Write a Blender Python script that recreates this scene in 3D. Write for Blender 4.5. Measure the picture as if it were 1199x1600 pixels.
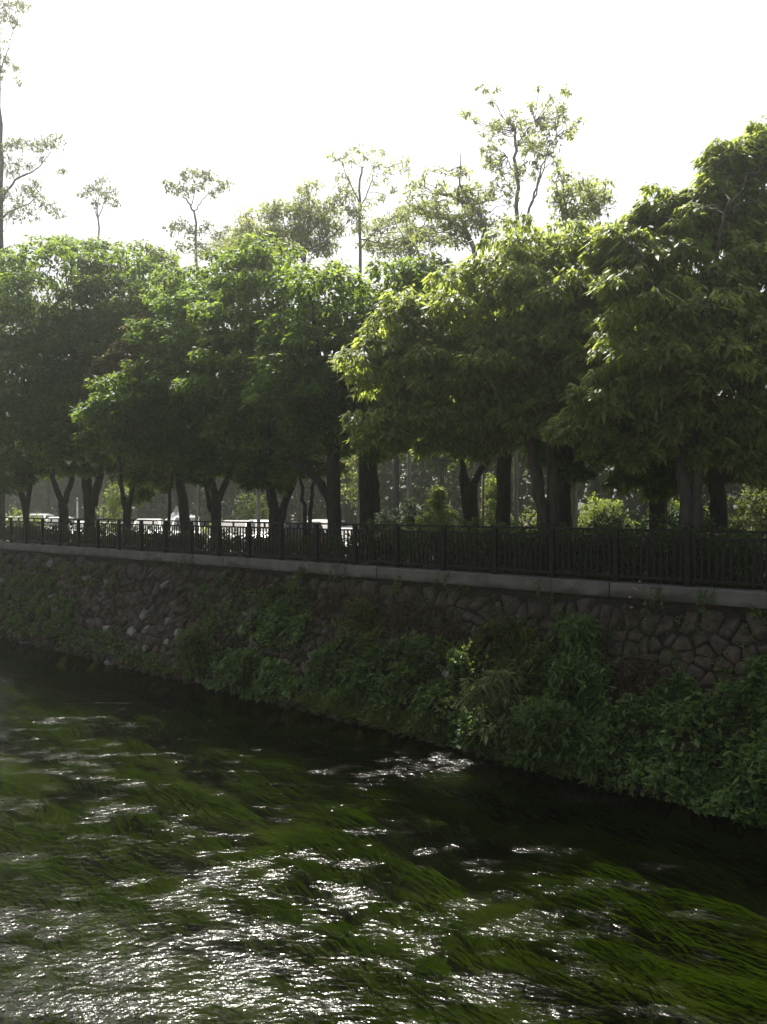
import bpy, math, random
import numpy as np
from mathutils import Vector, Matrix

for o in list(bpy.data.objects):
    bpy.data.objects.remove(o, do_unlink=True)
SC = bpy.context.scene
COL = SC.collection
rng = np.random.default_rng(11)
random.seed(11)
R = math.radians

# ------------------------------------------------------------------ camera
F = 1230.0                      # focal length in photo pixels (1199 x 1600)
HOR = 793.0                     # horizon row
CAMZ = 5.0                      # eye height above the water
cam_d = bpy.data.cameras.new("camera")
cam = bpy.data.objects.new("camera", cam_d); COL.objects.link(cam)
cam_d.sensor_fit = 'VERTICAL'; cam_d.sensor_height = 36.0; cam_d.sensor_width = 27.0
cam_d.lens = 36.0 * F / 1600.0
cam.location = (0, 0, CAMZ)
cam.rotation_euler = (math.pi / 2 - math.atan((800 - HOR) / F), 0, 0)
cam_d.clip_start = 0.1; cam_d.clip_end = 2000
SC.camera = cam

# ------------------------------------------------------------------ sky, sun, exposure
SUN_EL, SUN_AZ = R(57), R(-10.5)  # azimuth measured from +Y (ahead) towards +X
W = bpy.data.worlds.new("World"); SC.world = W; W.use_nodes = True
nt = W.node_tree; nt.nodes.clear()
sky = nt.nodes.new('ShaderNodeTexSky'); sky.sky_type = 'NISHITA'; sky.sun_disc = False
sky.sun_elevation = SUN_EL; sky.sun_rotation = SUN_AZ
sky.altitude = 20; sky.air_density = 1.0; sky.dust_density = 6.0; sky.ozone_density = 0.6
bg = nt.nodes.new('ShaderNodeBackground'); bg.inputs['Strength'].default_value = 0.085
ow = nt.nodes.new('ShaderNodeOutputWorld')
hsv = nt.nodes.new('ShaderNodeHueSaturation'); hsv.inputs['Saturation'].default_value = 0.7
nt.links.new(sky.outputs[0], hsv.inputs['Color'])
nt.links.new(hsv.outputs[0], bg.inputs['Color']); nt.links.new(bg.outputs[0], ow.inputs['Surface'])
sd = bpy.data.lights.new("sun", 'SUN'); sd.energy = 5.0; sd.angle = R(0.53); sd.color = (1.0, 0.95, 0.86)
so = bpy.data.objects.new("sun", sd); COL.objects.link(so)
sv = Vector((math.sin(SUN_AZ) * math.cos(SUN_EL), math.cos(SUN_AZ) * math.cos(SUN_EL), math.sin(SUN_EL)))
so.rotation_euler = sv.to_track_quat('Z', 'Y').to_euler(); so.location = (0, 0, 60)
SC.view_settings.view_transform = 'Standard'; SC.view_settings.look = 'None'
SC.view_settings.exposure = 1.0; SC.view_settings.gamma = 1.0
SC.view_settings.use_curve_mapping = False
SC.cycles.max_bounces = 10; SC.cycles.transparent_max_bounces = 16
SC.cycles.transmission_bounces = 6; SC.cycles.diffuse_bounces = 6; SC.cycles.glossy_bounces = 3
SC.cycles.volume_bounces = 1
SC.cycles.use_denoising = True
SC.cycles.sample_clamp_indirect = 6.0

# ------------------------------------------------------------------ place geometry
ES = np.array([0.757, -0.654, 0.0])   # along the bank, towards the right and nearer
ET = np.array([0.654, 0.757, 0.0])    # across the river, away from the viewer
T0 = 15.36                            # bank line
ZK = 3.455                            # coping top
ZB = 2.84                             # top of the stone slope
SLOPE_RUN = 1.95                      # run of the slope from ZB down to the water

def Wd(s, t, z):
    return ES * s + ET * t + np.array([0, 0, z])
def P(px, py, Y):
    return np.array([(px - 599.5) / F * Y, Y, CAMZ + (HOR - py) / F * Y])
def Yt(px, t):
    u = (px - 599.5) / F
    return t / (0.757 + 0.654 * u)
def Pt(px, py, t):
    return P(px, py, Yt(px, t))
def gz(t):
    if t < 18: return 3.40
    if t > 23.5: return 2.62
    return 3.40 + (2.62 - 3.40) * (t - 18) / 5.5
def st_of(p):
    return float(np.dot(p[:2], ES[:2])), float(np.dot(p[:2], ET[:2]))
SL_T = T0 - 0.05
def slope_sv(s, v):                   # v = metres below ZB measured vertically
    return Wd(s, SL_T - v * SLOPE_RUN / ZB, ZB - v)
SL_N = np.array([0, 0, 0.0]) - ET * ZB + np.array([0, 0, SLOPE_RUN]); SL_N /= np.linalg.norm(SL_N)
def slope_hit(px, py):                # where the view ray through a photo pixel meets the slope plane
    d = np.array([(px - 599.5) / F, 1.0, (HOR - py) / F]); o = np.array([0, 0, CAMZ])
    p0 = slope_sv(0, 0)
    k = np.dot(p0 - o, SL_N) / np.dot(d, SL_N)
    return o + d * k
def ground_hit(px, py, z):
    d = np.array([(px - 599.5) / F, 1.0, (HOR - py) / F])
    return np.array([0, 0, CAMZ]) + d * ((z - CAMZ) / d[2])

# ------------------------------------------------------------------ mesh helpers
def nrm(a):
    return a / np.maximum(np.linalg.norm(a, axis=-1, keepdims=True), 1e-9)
def mesh_np(name, V, tris=None, quads=None, smooth=False):
    me = bpy.data.meshes.new(name)
    V = np.asarray(V, dtype=np.float32)
    nt_ = 0 if tris is None else len(tris); nq = 0 if quads is None else len(quads)
    loops = []
    if nt_: loops.append(np.asarray(tris, np.int32).ravel())
    if nq: loops.append(np.asarray(quads, np.int32).ravel())
    L = np.concatenate(loops)
    me.vertices.add(len(V)); me.vertices.foreach_set('co', V.ravel())
    me.loops.add(len(L)); me.loops.foreach_set('vertex_index', L)
    starts = np.concatenate([np.arange(nt_) * 3, nt_ * 3 + np.arange(nq) * 4]).astype(np.int32)
    me.polygons.add(nt_ + nq)
    me.polygons.foreach_set('loop_start', starts)
    me.polygons.foreach_set('use_smooth', np.full(nt_ + nq, bool(smooth)))
    me.update(calc_edges=True); me.validate()
    return me
def obj(name, me, mat=None, parent=None, loc=None):
    o = bpy.data.objects.new(name, me); COL.objects.link(o)
    if mat is not None and me is not None and len(me.materials) == 0: me.materials.append(mat)
    if parent is not None: o.parent = parent
    if loc is not None: o.location = loc
    return o
def tag(o, label=None, cat=None, group=None, kind=None):
    if label: o['label'] = label
    if cat: o['category'] = cat
    if group: o['group'] = group
    if kind: o['kind'] = kind
    return o
def empty(name, loc, label, cat, group=None, rz=0.0):
    o = bpy.data.objects.new(name, None); COL.objects.link(o); o.location = loc
    o.rotation_euler = (0, 0, rz); o.empty_display_size = 0.3
    return tag(o, label, cat, group)
def copy_tree(o, parent=None):
    c = o.copy(); COL.objects.link(c)
    if parent is not None: c.parent = parent
    for ch in o.children: copy_tree(ch, c)
    return c

class MB:
    def __init__(s): s.V = []; s.T = []; s.Q = []; s.n = 0
    def add(s, V, tris=None, quads=None):
        V = np.asarray(V, float)
        if tris is not None and len(tris): s.T.append(np.asarray(tris) + s.n)
        if quads is not None and len(quads): s.Q.append(np.asarray(quads) + s.n)
        s.V.append(V); s.n += len(V)
    def tube(s, pts, rad, seg=8, cap=True, wob=0.0):
        pts = np.asarray(pts, float); n = len(pts)
        rad = np.asarray(rad, float) if np.ndim(rad) else np.full(n, float(rad))
        tan = nrm(np.gradient(pts, axis=0))
        ref = np.array([0.31, 0.2, 0.05]) if abs(tan[0][2]) > 0.8 else np.array([0, 0, 1.0])
        V = []; a = np.arange(seg) * 2 * math.pi / seg
        x = nrm(np.cross(tan[0], ref))
        for i in range(n):
            x = nrm(x - tan[i] * np.dot(x, tan[i])); y = np.cross(tan[i], x)
            rr = rad[i] * (1 + wob * rng.standard_normal(seg)) if wob else rad[i]
            V.append(pts[i] + (np.cos(a) * rr)[:, None] * x + (np.sin(a) * rr)[:, None] * y)
        V = np.concatenate(V); q = []
        for i in range(n - 1):
            for j in range(seg):
                k = (j + 1) % seg
                q.append((i * seg + j, i * seg + k, (i + 1) * seg + k, (i + 1) * seg + j))
        tr = []
        if cap:
            V = np.concatenate([V, [pts[-1]], [pts[0]]]); c = n * seg
            for j in range(seg):
                tr.append(((n - 1) * seg + j, (n - 1) * seg + (j + 1) % seg, c))
                tr.append(((j + 1) % seg, j, c + 1))
        s.add(V, tr, q)
    def hexa(s, c8):                    # eight corners: bottom 4 ccw, top 4 ccw
        s.add(c8, None, [(0, 3, 2, 1), (4, 5, 6, 7), (0, 1, 5, 4), (1, 2, 6, 5), (2, 3, 7, 6), (3, 0, 4, 7)])
    def box(s, c, sx, sy, sz, ax=(1, 0, 0), ay=(0, 1, 0), az=(0, 0, 1)):
        c = np.asarray(c, float); ax, ay, az = [np.asarray(a, float) for a in (ax, ay, az)]
        k = [(-1, -1, -1), (1, -1, -1), (1, 1, -1), (-1, 1, -1), (-1, -1, 1), (1, -1, 1), (1, 1, 1), (-1, 1, 1)]
        s.hexa([c + ax * sx / 2 * i + ay * sy / 2 * j + az * sz / 2 * l for i, j, l in k])
    def bevbox(s, c, sx, sy, sz, b, ax=(1, 0, 0), ay=(0, 1, 0), az=(0, 0, 1)):  # chamfered along its long (x) edges
        c = np.asarray(c, float); ax, ay, az = [np.asarray(a, float) for a in (ax, ay, az)]
        y, z = sy / 2, sz / 2
        prof = [(-y, -z + b), (-y + b, -z), (y - b, -z), (y, -z + b), (y, z - b), (y - b, z), (-y + b, z), (-y, z - b)]
        V = [c + ax * e * sx / 2 + ay * p + az * q for e in (-1, 1) for p, q in prof]
        Q = [(j, (j + 1) % 8, 8 + (j + 1) % 8, 8 + j) for j in range(8)]
        T = [(0, j + 1, j) for j in range(1, 7)] + [(8, 8 + j, 9 + j) for j in range(1, 7)]
        s.add(V, T, Q)
    def me(s, name, smooth=False):
        return mesh_np(name, np.concatenate(s.V), np.concatenate(s.T) if s.T else None,
                       np.concatenate(s.Q) if s.Q else None, smooth)
    def build(s, name, mat, parent=None, smooth=False, loc=None):
        return obj(name, s.me(name, smooth), mat, parent, loc)

def leaf_geo(Pb, D, L, Wt, droop=0.25, fold=0.25, tri4=False):
    """leaves: folded kites (2 triangles) or bent lance shapes (6 triangles) from base Pb along D"""
    n = len(Pb); D = nrm(D)
    up = np.tile(np.array([0, 0, 1.0]), (n, 1)) + rng.normal(0, 0.35, (n, 3))
    S = nrm(np.cross(D, up)); U = nrm(np.cross(S, D))
    L = L[:, None]; Wt = Wt[:, None]
    tip = Pb + D * L - np.array([0, 0, 1.0]) * L * droop
    if not tri4:
        m = Pb + D * L * 0.45 - np.array([0, 0, 1.0]) * L * droop * 0.2
        a = m + S * Wt * .5 - U * Wt * fold; b = m - S * Wt * .5 - U * Wt * fold
        V = np.stack([Pb, a, tip, b], 1).reshape(-1, 3)
        i = np.arange(n)[:, None] * 4
        T = np.concatenate([i + [0, 1, 2], i + [0, 2, 3]])
        return V, T
    m1 = Pb + D * L * .35 - np.array([0, 0, 1.0]) * L * droop * .12
    m2 = Pb + D * L * .68 - np.array([0, 0, 1.0]) * L * droop * .45
    a1 = m1 + S * Wt * .5 - U * Wt * fold; b1 = m1 - S * Wt * .5 - U * Wt * fold
    a2 = m2 + S * Wt * .36 - U * Wt * fold; b2 = m2 - S * Wt * .36 - U * Wt * fold
    V = np.stack([Pb, a1, b1, m1, a2, b2, m2, tip], 1).reshape(-1, 3)
    i = np.arange(n)[:, None] * 8
    T = np.concatenate([i + t for t in ([0, 1, 3], [0, 3, 2], [1, 4, 6], [1, 6, 3], [3, 6, 5], [3, 5, 2], [4, 7, 6], [6, 7, 5])])
    return V, T
def rosettes(tips, outw, k, L, Wd_, lvar=0.3, spread=1.0, sag=0.15, outk=0.5, upk=0.0, back=0.0):
    """k leaves around each twig tip"""
    n = len(tips)
    tip = np.repeat(tips, k, 0); o = np.repeat(nrm(outw), k, 0)
    d = o * outk + nrm(rng.normal(0, 1, (n * k, 3))) * spread + np.array([0, 0, upk - sag])
    if back: tip = tip - o * (rng.random((n * k, 1)) * back)
    tip = tip + rng.normal(0, L * 0.15, tip.shape)
    l = L * (1 + lvar * rng.standard_normal(n * k)).clip(.45, 1.7)
    w = Wd_ * (1 + lvar * rng.standard_normal(n * k)).clip(.5, 1.6)
    return tip, d, l, w

# ------------------------------------------------------------------ materials
def new_mat(name):
    m = bpy.data.materials.new(name); m.use_nodes = True; m.node_tree.nodes.clear()
    return m, m.node_tree.nodes, m.node_tree.links
def N(nodes, t, **kw):
    n = nodes.new(t)
    for k, v in kw.items(): setattr(n, k, v)
    return n
def ramp(nodes, stops):
    r = nodes.new('ShaderNodeValToRGB'); e = r.color_ramp.elements
    while len(e) > 1: e.remove(e[-1])
    e[0].position = stops[0][0]; e[0].color = (*stops[0][1], 1)
    for p, c in stops[1:]:
        x = e.new(p); x.color = (*c, 1)
    return r
def leaf_mat(name, c0, c1, tr, rough=0.45, tfac=0.35, spec=0.4, odd=None):
    m, n, l = new_mat(name)
    g = N(n, 'ShaderNodeNewGeometry')
    stops = [(0, c0), (0.85, c1)]
    if odd: stops += [(0.93, c1), (0.96, odd)]
    r = ramp(n, stops); l.new(g.outputs['Random Per Island'], r.inputs[0])
    nz = N(n, 'ShaderNodeTexNoise'); nz.inputs['Scale'].default_value = 0.7
    tc = N(n, 'ShaderNodeTexCoord'); l.new(tc.outputs['Object'], nz.inputs['Vector'])
    hs = N(n, 'ShaderNodeHueSaturation')
    mr = N(n, 'ShaderNodeMapRange'); mr.inputs[1].default_value = .3; mr.inputs[2].default_value = .7
    mr.inputs[3].default_value = .75; mr.inputs[4].default_value = 1.3
    l.new(nz.outputs['Fac'], mr.inputs[0]); l.new(mr.outputs[0], hs.inputs['Value']); l.new(r.outputs[0], hs.inputs['Color'])
    b = N(n, 'ShaderNodeBsdfPrincipled'); b.inputs['Roughness'].default_value = rough
    b.inputs['Specular IOR Level'].default_value = spec
    l.new(hs.outputs[0], b.inputs['Base Color'])
    t = N(n, 'ShaderNodeBsdfTranslucent')
    h2 = N(n, 'ShaderNodeHueSaturation'); h2.inputs['Color'].default_value = (*tr, 1)
    m2 = N(n, 'ShaderNodeMapRange'); m2.inputs[3].default_value = .6; m2.inputs[4].default_value = 1.35
    l.new(g.outputs['Random Per Island'], m2.inputs[0]); l.new(m2.outputs[0], h2.inputs['Value'])
    l.new(h2.outputs[0], t.inputs['Color'])
    mx = N(n, 'ShaderNodeMixShader'); mx.inputs[0].default_value = tfac
    l.new(b.outputs[0], mx.inputs[1]); l.new(t.outputs[0], mx.inputs[2])
    o = N(n, 'ShaderNodeOutputMaterial'); l.new(mx.outputs[0], o.inputs['Surface'])
    return m
def rough_mat(name, stops, scale=6.0, bump=0.4, rough=0.9, vec='Object', stretch=(1, 1, 1), detail=8, bscale=None, spec=0.25):
    m, n, l = new_mat(name)
    tc = N(n, 'ShaderNodeTexCoord'); mp = N(n, 'ShaderNodeMapping'); mp.inputs['Scale'].default_value = stretch
    l.new(tc.outputs[vec], mp.inputs['Vector'])
    nz = N(n, 'ShaderNodeTexNoise'); nz.inputs['Scale'].default_value = scale; nz.inputs['Detail'].default_value = detail
    l.new(mp.outputs[0], nz.inputs['Vector'])
    r = ramp(n, stops); l.new(nz.outputs['Fac'], r.inputs[0])
    b = N(n, 'ShaderNodeBsdfPrincipled'); b.inputs['Roughness'].default_value = rough
    b.inputs['Specular IOR Level'].default_value = spec
    l.new(r.outputs[0], b.inputs['Base Color'])
    n2 = N(n, 'ShaderNodeTexNoise'); n2.inputs['Scale'].default_value = bscale or scale * 3; n2.inputs['Detail'].default_value = 6
    l.new(mp.outputs[0], n2.inputs['Vector'])
    bp = N(n, 'ShaderNodeBump'); bp.inputs['Strength'].default_value = bump; bp.inputs['Distance'].default_value = 0.05
    l.new(n2.outputs['Fac'], bp.inputs['Height']); l.new(bp.outputs[0], b.inputs['Normal'])
    o = N(n, 'ShaderNodeOutputMaterial'); l.new(b.outputs[0], o.inputs['Surface'])
    return m
def plain(name, c, rough=0.5, metal=0.0, spec=0.5, coat=0.0):
    return _plain(name, c, rough, metal, spec, coat)
def _plain(name, c, rough, metal, spec, coat):
    m, n, l = new_mat(name)
    b = N(n, 'ShaderNodeBsdfPrincipled'); b.inputs['Roughness'].default_value = rough
    b.inputs['Metallic'].default_value = metal; b.inputs['Specular IOR Level'].default_value = spec
    b.inputs['Coat Weight'].default_value = coat
    tc = N(n, 'ShaderNodeTexCoord'); nz = N(n, 'ShaderNodeTexNoise'); nz.inputs['Scale'].default_value = 9
    l.new(tc.outputs['Object'], nz.inputs['Vector'])
    r = ramp(n, [(0.3, tuple(x * .85 for x in c)), (0.7, tuple(min(1, x * 1.1) for x in c))])
    l.new(nz.outputs['Fac'], r.inputs[0]); l.new(r.outputs[0], b.inputs['Base Color'])
    o = N(n, 'ShaderNodeOutputMaterial'); l.new(b.outputs[0], o.inputs['Surface'])
    return m

M = {}
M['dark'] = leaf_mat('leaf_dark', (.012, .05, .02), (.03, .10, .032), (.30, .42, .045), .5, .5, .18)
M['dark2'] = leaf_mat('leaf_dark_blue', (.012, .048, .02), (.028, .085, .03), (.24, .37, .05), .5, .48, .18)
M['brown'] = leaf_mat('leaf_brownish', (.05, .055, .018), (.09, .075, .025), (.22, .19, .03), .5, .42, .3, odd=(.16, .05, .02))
M['big'] = leaf_mat('leaf_large', (.075, .115, .042), (.12, .165, .055), (.46, .54, .10), .46, .54, .3)
M['light'] = leaf_mat('leaf_light', (.07, .10, .03), (.11, .14, .045), (.40, .45, .12), .5, .58, .2)
M['young'] = leaf_mat('leaf_young', (.09, .13, .03), (.14, .18, .05), (.30, .38, .05), .5, .5, .3)
M['far'] = leaf_mat('leaf_far', (.018, .045, .012), (.04, .075, .02), (.18, .26, .035), .7, .4, .05)
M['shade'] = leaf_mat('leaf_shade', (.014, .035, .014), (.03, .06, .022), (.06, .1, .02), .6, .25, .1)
M['olive'] = leaf_mat('leaf_olive', (.05, .07, .02), (.08, .10, .03), (.22, .26, .04), .55, .42, .2)
M['bank'] = leaf_mat('leaf_bank', (.042, .078, .02), (.08, .125, .034), (.16, .27, .045), .5, .38, .25)
M['creeper'] = leaf_mat('leaf_creeper', (.058, .11, .028), (.095, .155, .042), (.17, .27, .04), .45, .38, .35)
M['fern'] = leaf_mat('leaf_fern', (.09, .13, .04), (.17, .20, .08), (.3, .34, .1), .4, .45, .5)
M['dry'] = leaf_mat('leaf_dry', (.05, .04, .025), (.09, .065, .035), (.12, .08, .03), .7, .3, .2)
M['grass'] = leaf_mat('grass_blade', (.06, .09, .025), (.11, .14, .04), (.2, .26, .05), .5, .4, .3)
M['weed'] = leaf_mat('water_weed', (.058, .082, .007), (.072, .10, .009), (.11, .15, .012), .8, .5, .0)
M['petal'] = leaf_mat('petal_pink', (.55, .25, .28), (.8, .5, .5), (.7, .4, .4), .6, .4, .2)
M['bark'] = rough_mat('bark_dark', [(.3, (.016, .014, .012)), (.7, (.045, .04, .034))], 5, .8, .95, stretch=(2, 2, .5))
M['bark_pale'] = rough_mat('bark_pale', [(.3, (.035, .032, .027)), (.7, (.085, .077, .066))], 5, .6, .9, stretch=(2, 2, .5))
M['bark_grey'] = rough_mat('bark_grey', [(.3, (.16, .15, .135)), (.7, (.28, .265, .24))], 5, .6, .9, stretch=(2, 2, .5))
M['stem'] = rough_mat('stem_green', [(.3, (.04, .05, .02)), (.7, (.08, .09, .035))], 8, .3, .8)
M['stone'] = None
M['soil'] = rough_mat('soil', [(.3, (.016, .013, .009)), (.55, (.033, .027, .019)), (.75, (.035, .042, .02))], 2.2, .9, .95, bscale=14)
M['ground'] = rough_mat('ground_earth', [(.3, (.05, .045, .03)), (.55, (.08, .07, .05)), (.7, (.05, .07, .03))], .8, .6, .95)
M['paving'] = rough_mat('path_paving', [(.35, (.14, .13, .12)), (.7, (.22, .21, .19))], 3, .3, .85)
M['asphalt'] = rough_mat('asphalt', [(.35, (.04, .04, .042)), (.7, (.06, .06, .06))], 4, .3, .9)
M['bed'] = rough_mat('river_bed_silt', [(.35, (.014, .016, .006)), (.6, (.03, .036, .012)), (.75, (.035, .055, .008))], .9, .5, .95, stretch=(1, 1, 1))
M['fence'] = rough_mat('fence_paint', [(.35, (.010, .009, .009)), (.7, (.022, .02, .018))], 9, .2, .7, spec=.15)
M['tyre'] = plain('tyre_rubber', (.02, .02, .02), .9)
M['rim'] = plain('rim_metal', (.45, .45, .46), .35, .8)
M['white'] = plain('car_paint_white', (.8, .8, .8), .25, 0, .5, .6)
M['silver'] = plain('car_paint_silver', (.5, .51, .52), .3, .5, .5, .6)
M['black'] = plain('car_paint_black', (.015, .015, .017), .25, 0, .5, .6)
M['bluegrey'] = plain('car_paint_bluegrey', (.10, .13, .16), .3, .3, .5, .6)
M['glass'] = plain('car_glass', (.02, .025, .028), .08, 0, .8)
M['red_lens'] = plain('red_lens', (.5, .02, .02), .25)
M['clear_lens'] = plain('clear_lens', (.7, .7, .7), .15)
M['trim'] = plain('dark_trim', (.03, .03, .03), .6)
M['plate'] = plain('plate_blue', (.05, .12, .4), .4)
M['lamp'] = plain('lamp_pole_paint', (.09, .07, .055), .6)
M['pale_pole'] = plain('pale_pole_paint', (.35, .35, .35), .5)
M['canvas'] = plain('canvas_grey', (.35, .36, .37), .8)

def stone_mat():
    m, n, l = new_mat('rubble_stone')
    tc = N(n, 'ShaderNodeTexCoord'); nz = N(n, 'ShaderNodeTexNoise'); nz.inputs['Scale'].default_value = 7; nz.inputs['Detail'].default_value = 9
    l.new(tc.outputs['Object'], nz.inputs['Vector'])
    g = N(n, 'ShaderNodeNewGeometry')
    r = ramp(n, [(0, (.03, .023, .016)), (.4, (.058, .045, .032)), (.8, (.08, .066, .052)), (.93, (.11, .10, .092)), (.97, (.24, .23, .22))])
    l.new(g.outputs['Random Per Island'], r.inputs[0])
    r2 = ramp(n, [(.3, (.55, .55, .55)), (.7, (1.25, 1.2, 1.15))]); l.new(nz.outputs['Fac'], r2.inputs[0])
    mc = N(n, 'ShaderNodeMix', data_type='RGBA', blend_type='MULTIPLY'); mc.inputs[0].default_value = 1
    l.new(r.outputs[0], mc.inputs[6]); l.new(r2.outputs[0], mc.inputs[7])
    b = N(n, 'ShaderNodeBsdfPrincipled'); b.inputs['Roughness'].default_value = .9; b.inputs['Specular IOR Level'].default_value = .25
    l.new(mc.outputs[2], b.inputs['Base Color'])
    bp = N(n, 'ShaderNodeBump'); bp.inputs['Strength'].default_value = .7; bp.inputs['Distance'].default_value = .04
    n2 = N(n, 'ShaderNodeTexNoise'); n2.inputs['Scale'].default_value = 16; n2.inputs['Detail'].default_value = 8
    l.new(tc.outputs['Object'], n2.inputs['Vector']); l.new(n2.outputs['Fac'], bp.inputs['Height']); l.new(bp.outputs[0], b.inputs['Normal'])
    o = N(n, 'ShaderNodeOutputMaterial'); l.new(b.outputs[0], o.inputs['Surface'])
    return m
M['stone'] = stone_mat()
def coping_mat():
    m, n, l = new_mat('coping_concrete')
    tc = N(n, 'ShaderNodeTexCoord')
    nz = N(n, 'ShaderNodeTexNoise'); nz.inputs['Scale'].default_value = 3; nz.inputs['Detail'].default_value = 9
    l.new(tc.outputs['Object'], nz.inputs['Vector'])
    r = ramp(n, [(.3, (.082, .076, .066)), (.7, (.15, .14, .122))]); l.new(nz.outputs['Fac'], r.inputs[0])
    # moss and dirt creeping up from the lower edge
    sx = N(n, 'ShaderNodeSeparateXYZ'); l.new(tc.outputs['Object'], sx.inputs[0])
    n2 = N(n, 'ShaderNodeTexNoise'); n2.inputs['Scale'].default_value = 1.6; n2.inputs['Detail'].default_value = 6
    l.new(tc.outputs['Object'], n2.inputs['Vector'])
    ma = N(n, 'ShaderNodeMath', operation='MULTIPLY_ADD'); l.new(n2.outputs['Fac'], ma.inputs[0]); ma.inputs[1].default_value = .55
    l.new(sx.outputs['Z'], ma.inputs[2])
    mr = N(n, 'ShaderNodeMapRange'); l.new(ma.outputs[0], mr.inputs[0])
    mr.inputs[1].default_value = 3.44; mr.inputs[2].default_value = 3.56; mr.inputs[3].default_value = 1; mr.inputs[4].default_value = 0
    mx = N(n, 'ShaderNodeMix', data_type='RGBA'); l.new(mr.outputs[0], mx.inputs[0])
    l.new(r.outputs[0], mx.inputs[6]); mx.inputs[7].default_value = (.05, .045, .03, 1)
    b = N(n, 'ShaderNodeBsdfPrincipled'); b.inputs['Roughness'].default_value = .9; l.new(mx.outputs[2], b.inputs['Base Color'])
    bp = N(n, 'ShaderNodeBump'); bp.inputs['Strength'].default_value = .4; bp.inputs['Distance'].default_value = .02
    n3 = N(n, 'ShaderNodeTexNoise'); n3.inputs['Scale'].default_value = 25; l.new(tc.outputs['Object'], n3.inputs['Vector'])
    l.new(n3.outputs['Fac'], bp.inputs['Height']); l.new(bp.outputs[0], b.inputs['Normal'])
    o = N(n, 'ShaderNodeOutputMaterial'); l.new(b.outputs[0], o.inputs['Surface'])
    return m
M['coping'] = coping_mat()
def water_mat():
    m, n, l = new_mat('river_water')
    tc = N(n, 'ShaderNodeTexCoord'); mp = N(n, 'ShaderNodeMapping')
    mp.inputs['Scale'].default_value = (.62, 1.1, 1)
    l.new(tc.outputs['Object'], mp.inputs['Vector'])
    n1 = N(n, 'ShaderNodeTexNoise'); n1.inputs['Scale'].default_value = 10.5; n1.inputs['Detail'].default_value = 3; n1.inputs['Roughness'].default_value = .55
    n1.inputs['Distortion'].default_value = .4
    l.new(mp.outputs[0], n1.inputs['Vector'])
    n2 = N(n, 'ShaderNodeTexNoise'); n2.inputs['Scale'].default_value = 2.6; n2.inputs['Detail'].default_value = 6     # gusts and eddies ruffle some patches more
    l.new(mp.outputs[0], n2.inputs['Vector'])
    ra = N(n, 'ShaderNodeAttribute', attribute_name='ruffle')
    ad = N(n, 'ShaderNodeMath', operation='MULTIPLY_ADD'); l.new(ra.outputs['Fac'], ad.inputs[0]); ad.inputs[1].default_value = .24; l.new(n2.outputs['Fac'], ad.inputs[2])
    mk = N(n, 'ShaderNodeMapRange', interpolation_type='SMOOTHSTEP'); mk.inputs[1].default_value = .52; mk.inputs[2].default_value = .80
    l.new(ad.outputs[0], mk.inputs[0])
    def scaled(lo, hi):
        q = N(n, 'ShaderNodeMapRange'); q.inputs[3].default_value = lo; q.inputs[4].default_value = hi
        l.new(mk.outputs[0], q.inputs[0]); return q.outputs[0]
    bp = N(n, 'ShaderNodeBump'); bp.inputs['Distance'].default_value = .06; l.new(scaled(.22, .66), bp.inputs['Strength'])
    l.new(n1.outputs['Fac'], bp.inputs['Height'])
    fr = N(n, 'ShaderNodeFresnel'); l.new(scaled(1.16, 1.38), fr.inputs['IOR']); l.new(bp.outputs[0], fr.inputs['Normal'])
    gl = N(n, 'ShaderNodeBsdfGlossy'); l.new(scaled(.08, .20), gl.inputs['Roughness']); l.new(bp.outputs[0], gl.inputs['Normal'])
    tr = N(n, 'ShaderNodeBsdfTransparent'); tr.inputs['Color'].default_value = (.48, .55, .23, 1)
    mx = N(n, 'ShaderNodeMixShader'); l.new(fr.outputs[0], mx.inputs[0]); l.new(tr.outputs[0], mx.inputs[1]); l.new(gl.outputs[0], mx.inputs[2])
    o = N(n, 'ShaderNodeOutputMaterial'); l.new(mx.outputs[0], o.inputs['Surface'])
    return m
M['water'] = water_mat()

# ------------------------------------------------------------------ ground, path, car park, river
def strip(name, prof, s0, s1, ds, mat, jit=0.0, kind='structure'):
    S = np.arange(s0, s1 + ds, ds); n = len(prof); V = []; Q = []
    for s in S:
        for (t, z) in prof:
            p = Wd(s, t, z)
            if jit: p = p + np.array([0, 0, rng.normal(0, jit)])
            V.append(p)
    for i in range(len(S) - 1):
        for j in range(n - 1):
            a = i * n + j
            Q.append((a, a + n, a + n + 1, a + 1))
    o = obj(name, mesh_np(name, V, None, Q, True), mat)
    return tag(o, kind=kind)
strip('ground', [(T0 + .40, 0.5), (T0 + .40, 3.40), (18, 3.40), (23.5, 2.62), (260, 2.62)], -260, 260, 20, M['ground'])
strip('near_bank', [(-260, 3.45), (0.7, 3.45), (0.7, -1.4)], -260, 260, 40, M['paving'])
strip('river_bed', [(0.6, -1.2), (3.0, -.95), (8, -.85), (12, -.8), (T0 - .2, -.75)], -260, 260, 4, M['bed'])
strip('car_park', [(23.9, 2.625), (60, 2.625)], -120, 40, 10, M['asphalt'])

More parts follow.
